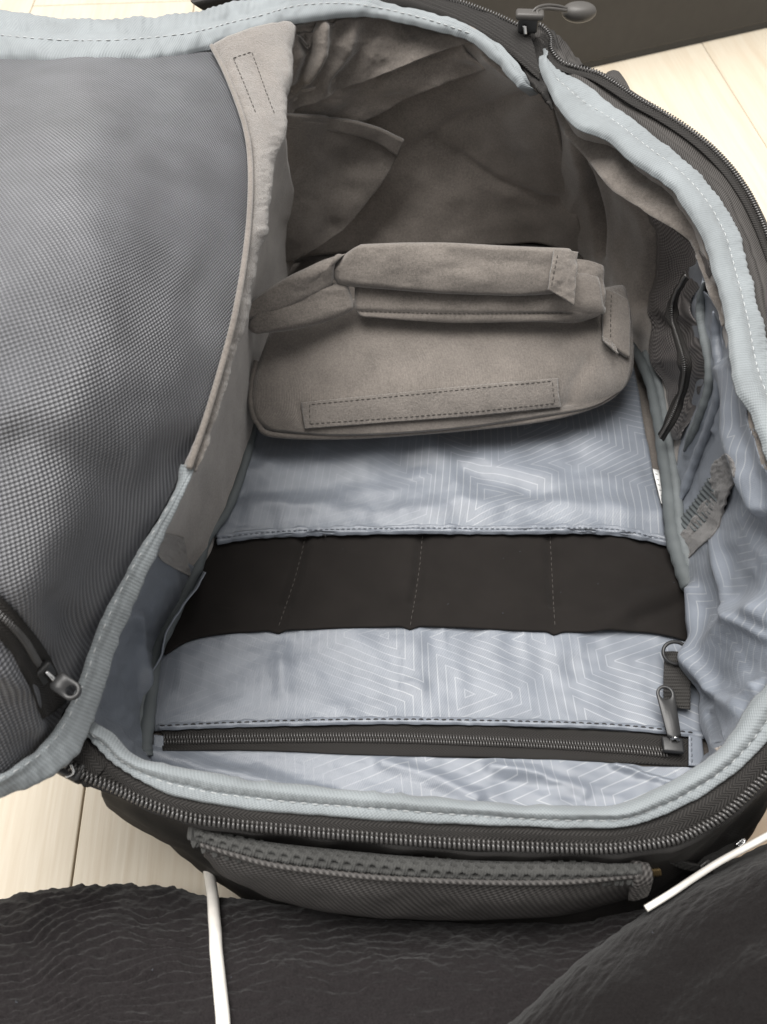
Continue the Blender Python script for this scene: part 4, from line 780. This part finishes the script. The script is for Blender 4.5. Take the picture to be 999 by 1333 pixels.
dB = thing('padded_divider', 'middle folded taupe divider with a stitched line along its thin edge', 'divider', GRP)
pad('pad', [[(462, 355, 0.133), (600, 355, 0.135), (740, 355, 0.135), (778, 358, 0.132)], [(462, 384, 0.123), (600, 388, 0.124), (740, 390, 0.124), (784, 394, 0.121)], [(462, 400, 0.118), (600, 406, 0.118), (740, 404, 0.118), (786, 402, 0.117)], [(470, 412, 0.113), (600, 417, 0.112), (700, 418, 0.112), (745, 412, 0.113)]], m_velour, dB, .0055, (130, 50), key='B', disp=lambda u, v, x, y: .0005*fbm(x/40, y/20)+crease(x, y, [(466, 404), (600, 407), (740, 406)], 2.2, -.0016))
pad('pad', [[(330, 404, 0.127), (380, 380, 0.131), (425, 370, 0.133), (452, 368, 0.133)], [(322, 424, 0.119), (380, 404, 0.124), (430, 390, 0.125), (459, 388, 0.124)], [(332, 434, 0.114), (380, 430, 0.115), (432, 417, 0.116), (460, 403, 0.118)]], m_velour, dB, .006, (70, 40), key='B2', disp=lambda u, v, x, y: .0005*fbm(x/30, y/20))
stitches('B', [(470, 405), (600, 408), (735, 407)], m_thread_b, dB, .003, .0024, .00022, off=.0001)
tb = surf('side_tab', [[(752, 336, .140), (772, 340, .139), (785, 346, .136)], [(752, 372, .131), (772, 374, .130), (787, 376, .127)], [(748, 402, .123), (770, 405, .121), (788, 408, .118)]], m_velour, dB, (22, 40), thick=.003, key='Bt', disp=lambda u, v, x, y: .001*fbm(x/16, y/16))

dC = thing('padded_divider', 'topmost folded taupe divider of the stack with a thick smooth edge', 'divider', GRP)
pad('pad', [[(470, 318, .152), (560, 316, .154), (660, 320, .154), (742, 324, .150)], [(445, 335, .146), (560, 336, .148), (660, 338, .148), (746, 340, .145)], [(432, 352, .139), (560, 360, .139), (680, 364, .139), (738, 362, .138)], [(440, 372, .132), (560, 380, .130), (690, 384, .130), (718, 380, .131)]], m_velour, dC, .0075, (130, 60), key='C', disp=lambda u, v, x, y: .0010*fbm(x/60, y/30, 3)+crease(x, y, [(560, 325), (640, 340), (720, 352)], 10, -.001))
pad('pad', [[(330, 388, .132), (372, 362, .140), (410, 344, .147), (450, 330, .150)], [(316, 405, .126), (372, 382, .133), (408, 360, .139), (436, 342, .146)], [(318, 418, .121), (376, 400, .125), (410, 384, .128), (432, 366, .133)]], m_velour, dC, .0065, (80, 40), key='C2', disp=lambda u, v, x, y: .0006*fbm(x/30, y/20))
tb = surf('side_tab', [[(722, 325, 0.160), (738, 326, 0.159), (753, 328, 0.156)], [(718, 352, 0.154), (734, 354, 0.153), (751, 358, 0.150)], [(714, 377, 0.145), (730, 386, 0.142), (748, 397, 0.139)]], m_velour, dC, (24, 44), thick=.003, key='Ct', disp=lambda u, v, x, y: .0008*fbm(x/16, y/16))
stitches('Ct', [(726, 332), (721, 356), (718, 376)], m_thread_b, tb, .0034, .0025)

# ------------------------------------------------------------------ dark cloth over the lap, cords, tan leather
cl = thing('crinkled_garment', 'black crinkled gauze garment spread over the lap along the bottom edge', 'clothing')
def crk(u, v, x, y):
    s = y+.16*x+26*vn(x/150, y/110, 3)+10*vn(x/60, y/60, 5); k = np.clip((620-x)/420, .25, 1)
    return (.0009*np.sin(s/1.8+2.4*vn(x/50, y/30, 8))*(.5+.5*vn(x/40, y/16, 9))+.0005*ridge(x/30, y/9, 12))*k+.0022*fbm(x/160, y/100, 14)+.0007*fbm(x/22, y/14, 19)+.0003*fbm(x/5, y/5, 2)
surf('cloth_layer', [[(-140, 1195, .02), (50, 1170, .02), (130, 1162, .02), (215, 1160, .02), (300, 1172, .02), (400, 1182, .02), (500, 1186, .02), (600, 1188, .02), (700, 1185, .02), (800, 1180, .02), (960, 1150, .03)],
     [(-140, 1190, .05), (50, 1160, .052), (130, 1152, .052), (215, 1152, .052), (300, 1168, .054), (400, 1182, .056), (500, 1190, .056), (600, 1194, .056), (700, 1190, .056), (800, 1184, .06), (960, 1150, .06)],
     [(-150, 1225, .075), (50, 1200, .077), (130, 1192, .077), (215, 1194, .077), (300, 1202, .079), (400, 1216, .08), (500, 1224, .08), (600, 1226, .08), (700, 1222, .08), (800, 1210, .085), (970, 1180, .085)],
     [(-160, 1290, .10), (50, 1285, .102), (130, 1283, .102), (215, 1285, .102), (300, 1290, .104), (400, 1295, .105), (500, 1298, .105), (600, 1298, .105), (700, 1295, .105), (800, 1290, .105), (980, 1260, .105)],
     [(-170, 1440, .115), (50, 1440, .115), (130, 1440, .115), (215, 1440, .115), (300, 1440, .115), (400, 1440, .115), (500, 1440, .115), (600, 1440, .115), (700, 1440, .115), (800, 1440, .115), (980, 1440, .115)],
     [(x, 1640, .095) for x in (-190, 50, 130, 215, 300, 400, 500, 600, 700, 800, 980)], [(x, 1900, .012) for x in (-210, 40, 125, 212, 300, 400, 500, 600, 700, 800, 990)]],
     m_gauze, cl, (520, 380), disp=crk, thick=.0012, key='cloth')
surf('cloth_layer', [[(1130, 1030, .04), (1000, 1102, .04), (910, 1150, .04), (856, 1190, .04), (770, 1262, .06), (700, 1318, .07), (600, 1400, .08)], [(1130, 1030, .085), (1000, 1100, .09), (908, 1148, .095), (850, 1186, .10), (758, 1256, .11), (686, 1316, .118), (590, 1398, .122)],
     [(1140, 1075, .12), (1020, 1130, .125), (950, 1170, .128), (890, 1215, .13), (810, 1280, .138), (740, 1335, .142), (660, 1410, .146)], [(1150, 1140, .145), (1060, 1185, .148), (1000, 1225, .15), (940, 1270, .152), (880, 1325, .155), (820, 1380, .158), (750, 1440, .16)],
     [(1160, 1300, .16), (1130, 1320, .16), (1090, 1345, .162), (1050, 1370, .163), (1000, 1400, .165), (950, 1430, .168), (880, 1470, .17)],
     [(1260, 1480, .14), (1240, 1520, .14), (1200, 1550, .14), (1150, 1590, .14), (1100, 1620, .14), (1040, 1650, .14), (960, 1680, .14)], [(1330, 1700, .02), (1300, 1740, .02), (1260, 1780, .02), (1210, 1820, .02), (1150, 1850, .02), (1080, 1880, .02), (990, 1900, .02)]], m_gauze2, cl, (240, 230),
     disp=lambda u, v, x, y: .0012*fbm(x/110, y/80, 71)+crease(x, y, [(999, 1150), (880, 1230), (780, 1333)], 40, .003)+crease(x, y, [(999, 1190), (900, 1260), (830, 1333)], 30, -.003)+.00025*fbm((x+y)/8, (x-y)/20, 3), thick=.0012, key='cloth2')
cd = by_len(np.array([(268, 1112, .03), (272, 1135, .035), (276, 1160, .058), (279, 1200, .082), (283, 1245, .097), (287, 1300, .109), (291, 1345, .116), (296, 1430, .125)]), 60)
cpts = []
for x, y, z in cd:
    h_ = on('cloth', x, y, .0022) if y > 1158 else None
    cpts.append(tuple(h_[0]) if h_ else tuple(P(x, y, z)))
cpts = smoothpath(np.array(cpts), 12)
wc = thing('white_cord', 'slim white cord running down over the crinkled black cloth from under the bag', 'cable', )
tube('cord', cpts[::4], .0027, m_cord, wc, 120, 14, world=True)
wc2 = thing('white_cord', 'slim white cord crossing diagonally at the lower right beside the tan leather', 'cable')
tube('cord', [(841, 1183, .112), (875, 1162, .112), (908, 1140, .108), (940, 1120, .110), (999, 1088, .114), (1070, 1048, .118)], .0014, m_cord, wc2, 80, 12)
lt = thing('leather_case', 'tan leather item with a row of pale stitches on the floor at the right edge', 'leather case')
pad('leather_body', [[(965, 1050, .012), (1010, 1000, .012), (1090, 930, .012)], [(930, 1100, .018), (1000, 1055, .018), (1110, 990, .018)], [(920, 1160, .018), (1000, 1120, .018), (1130, 1040, .018)]], m_leather, lt, .010, (50, 40), key='leather', disp=lambda u, v, x, y: crease(x, y, [(930, 1100), (960, 1072), (1040, 1020)], 5, -.002))
stitches('leather', [(945, 1082), (999, 1050), (1060, 1010)], m_thread, lt, .0070, .0050, .0006, off=.0004)

# a little lint on the black cloths
def lint(base, pts, mat, parent):
    VS = []; FS = []
    for x, y in pts:
        h_ = on(base, x, y, .0003)
        if not h_: continue
        a = h_[0]; t = Vector((random.uniform(-1, 1), random.uniform(-1, 1), 0)).normalized()*random.uniform(.0003, .0013)
        p = [a, a+t*.5+Vector((random.uniform(-1, 1), random.uniform(-1, 1), .6))*.0003, a+t]; vs, fs = tube_geo([tuple(q_) for q_ in p], .00011, 4); o = len(VS); VS += vs; FS += [tuple(i+o for i in f) for f in fs]
    if VS: link('lint', mesh_from(VS, FS), mat, parent, 'stuff')
rr_ = random.Random(3)
lint('cloth', [(rr_.uniform(10, 800), rr_.uniform(1190, 1325)) for _ in range(4)], m_thread_m, cl)
lint('cloth2', [(rr_.uniform(800, 990), rr_.uniform(1180, 1325)) for _ in range(1)], m_thread_m, cl)
lint('band', [(rr_.uniform(260, 880), rr_.uniform(712, 812)) for _ in range(8)], m_thread_m, bag)
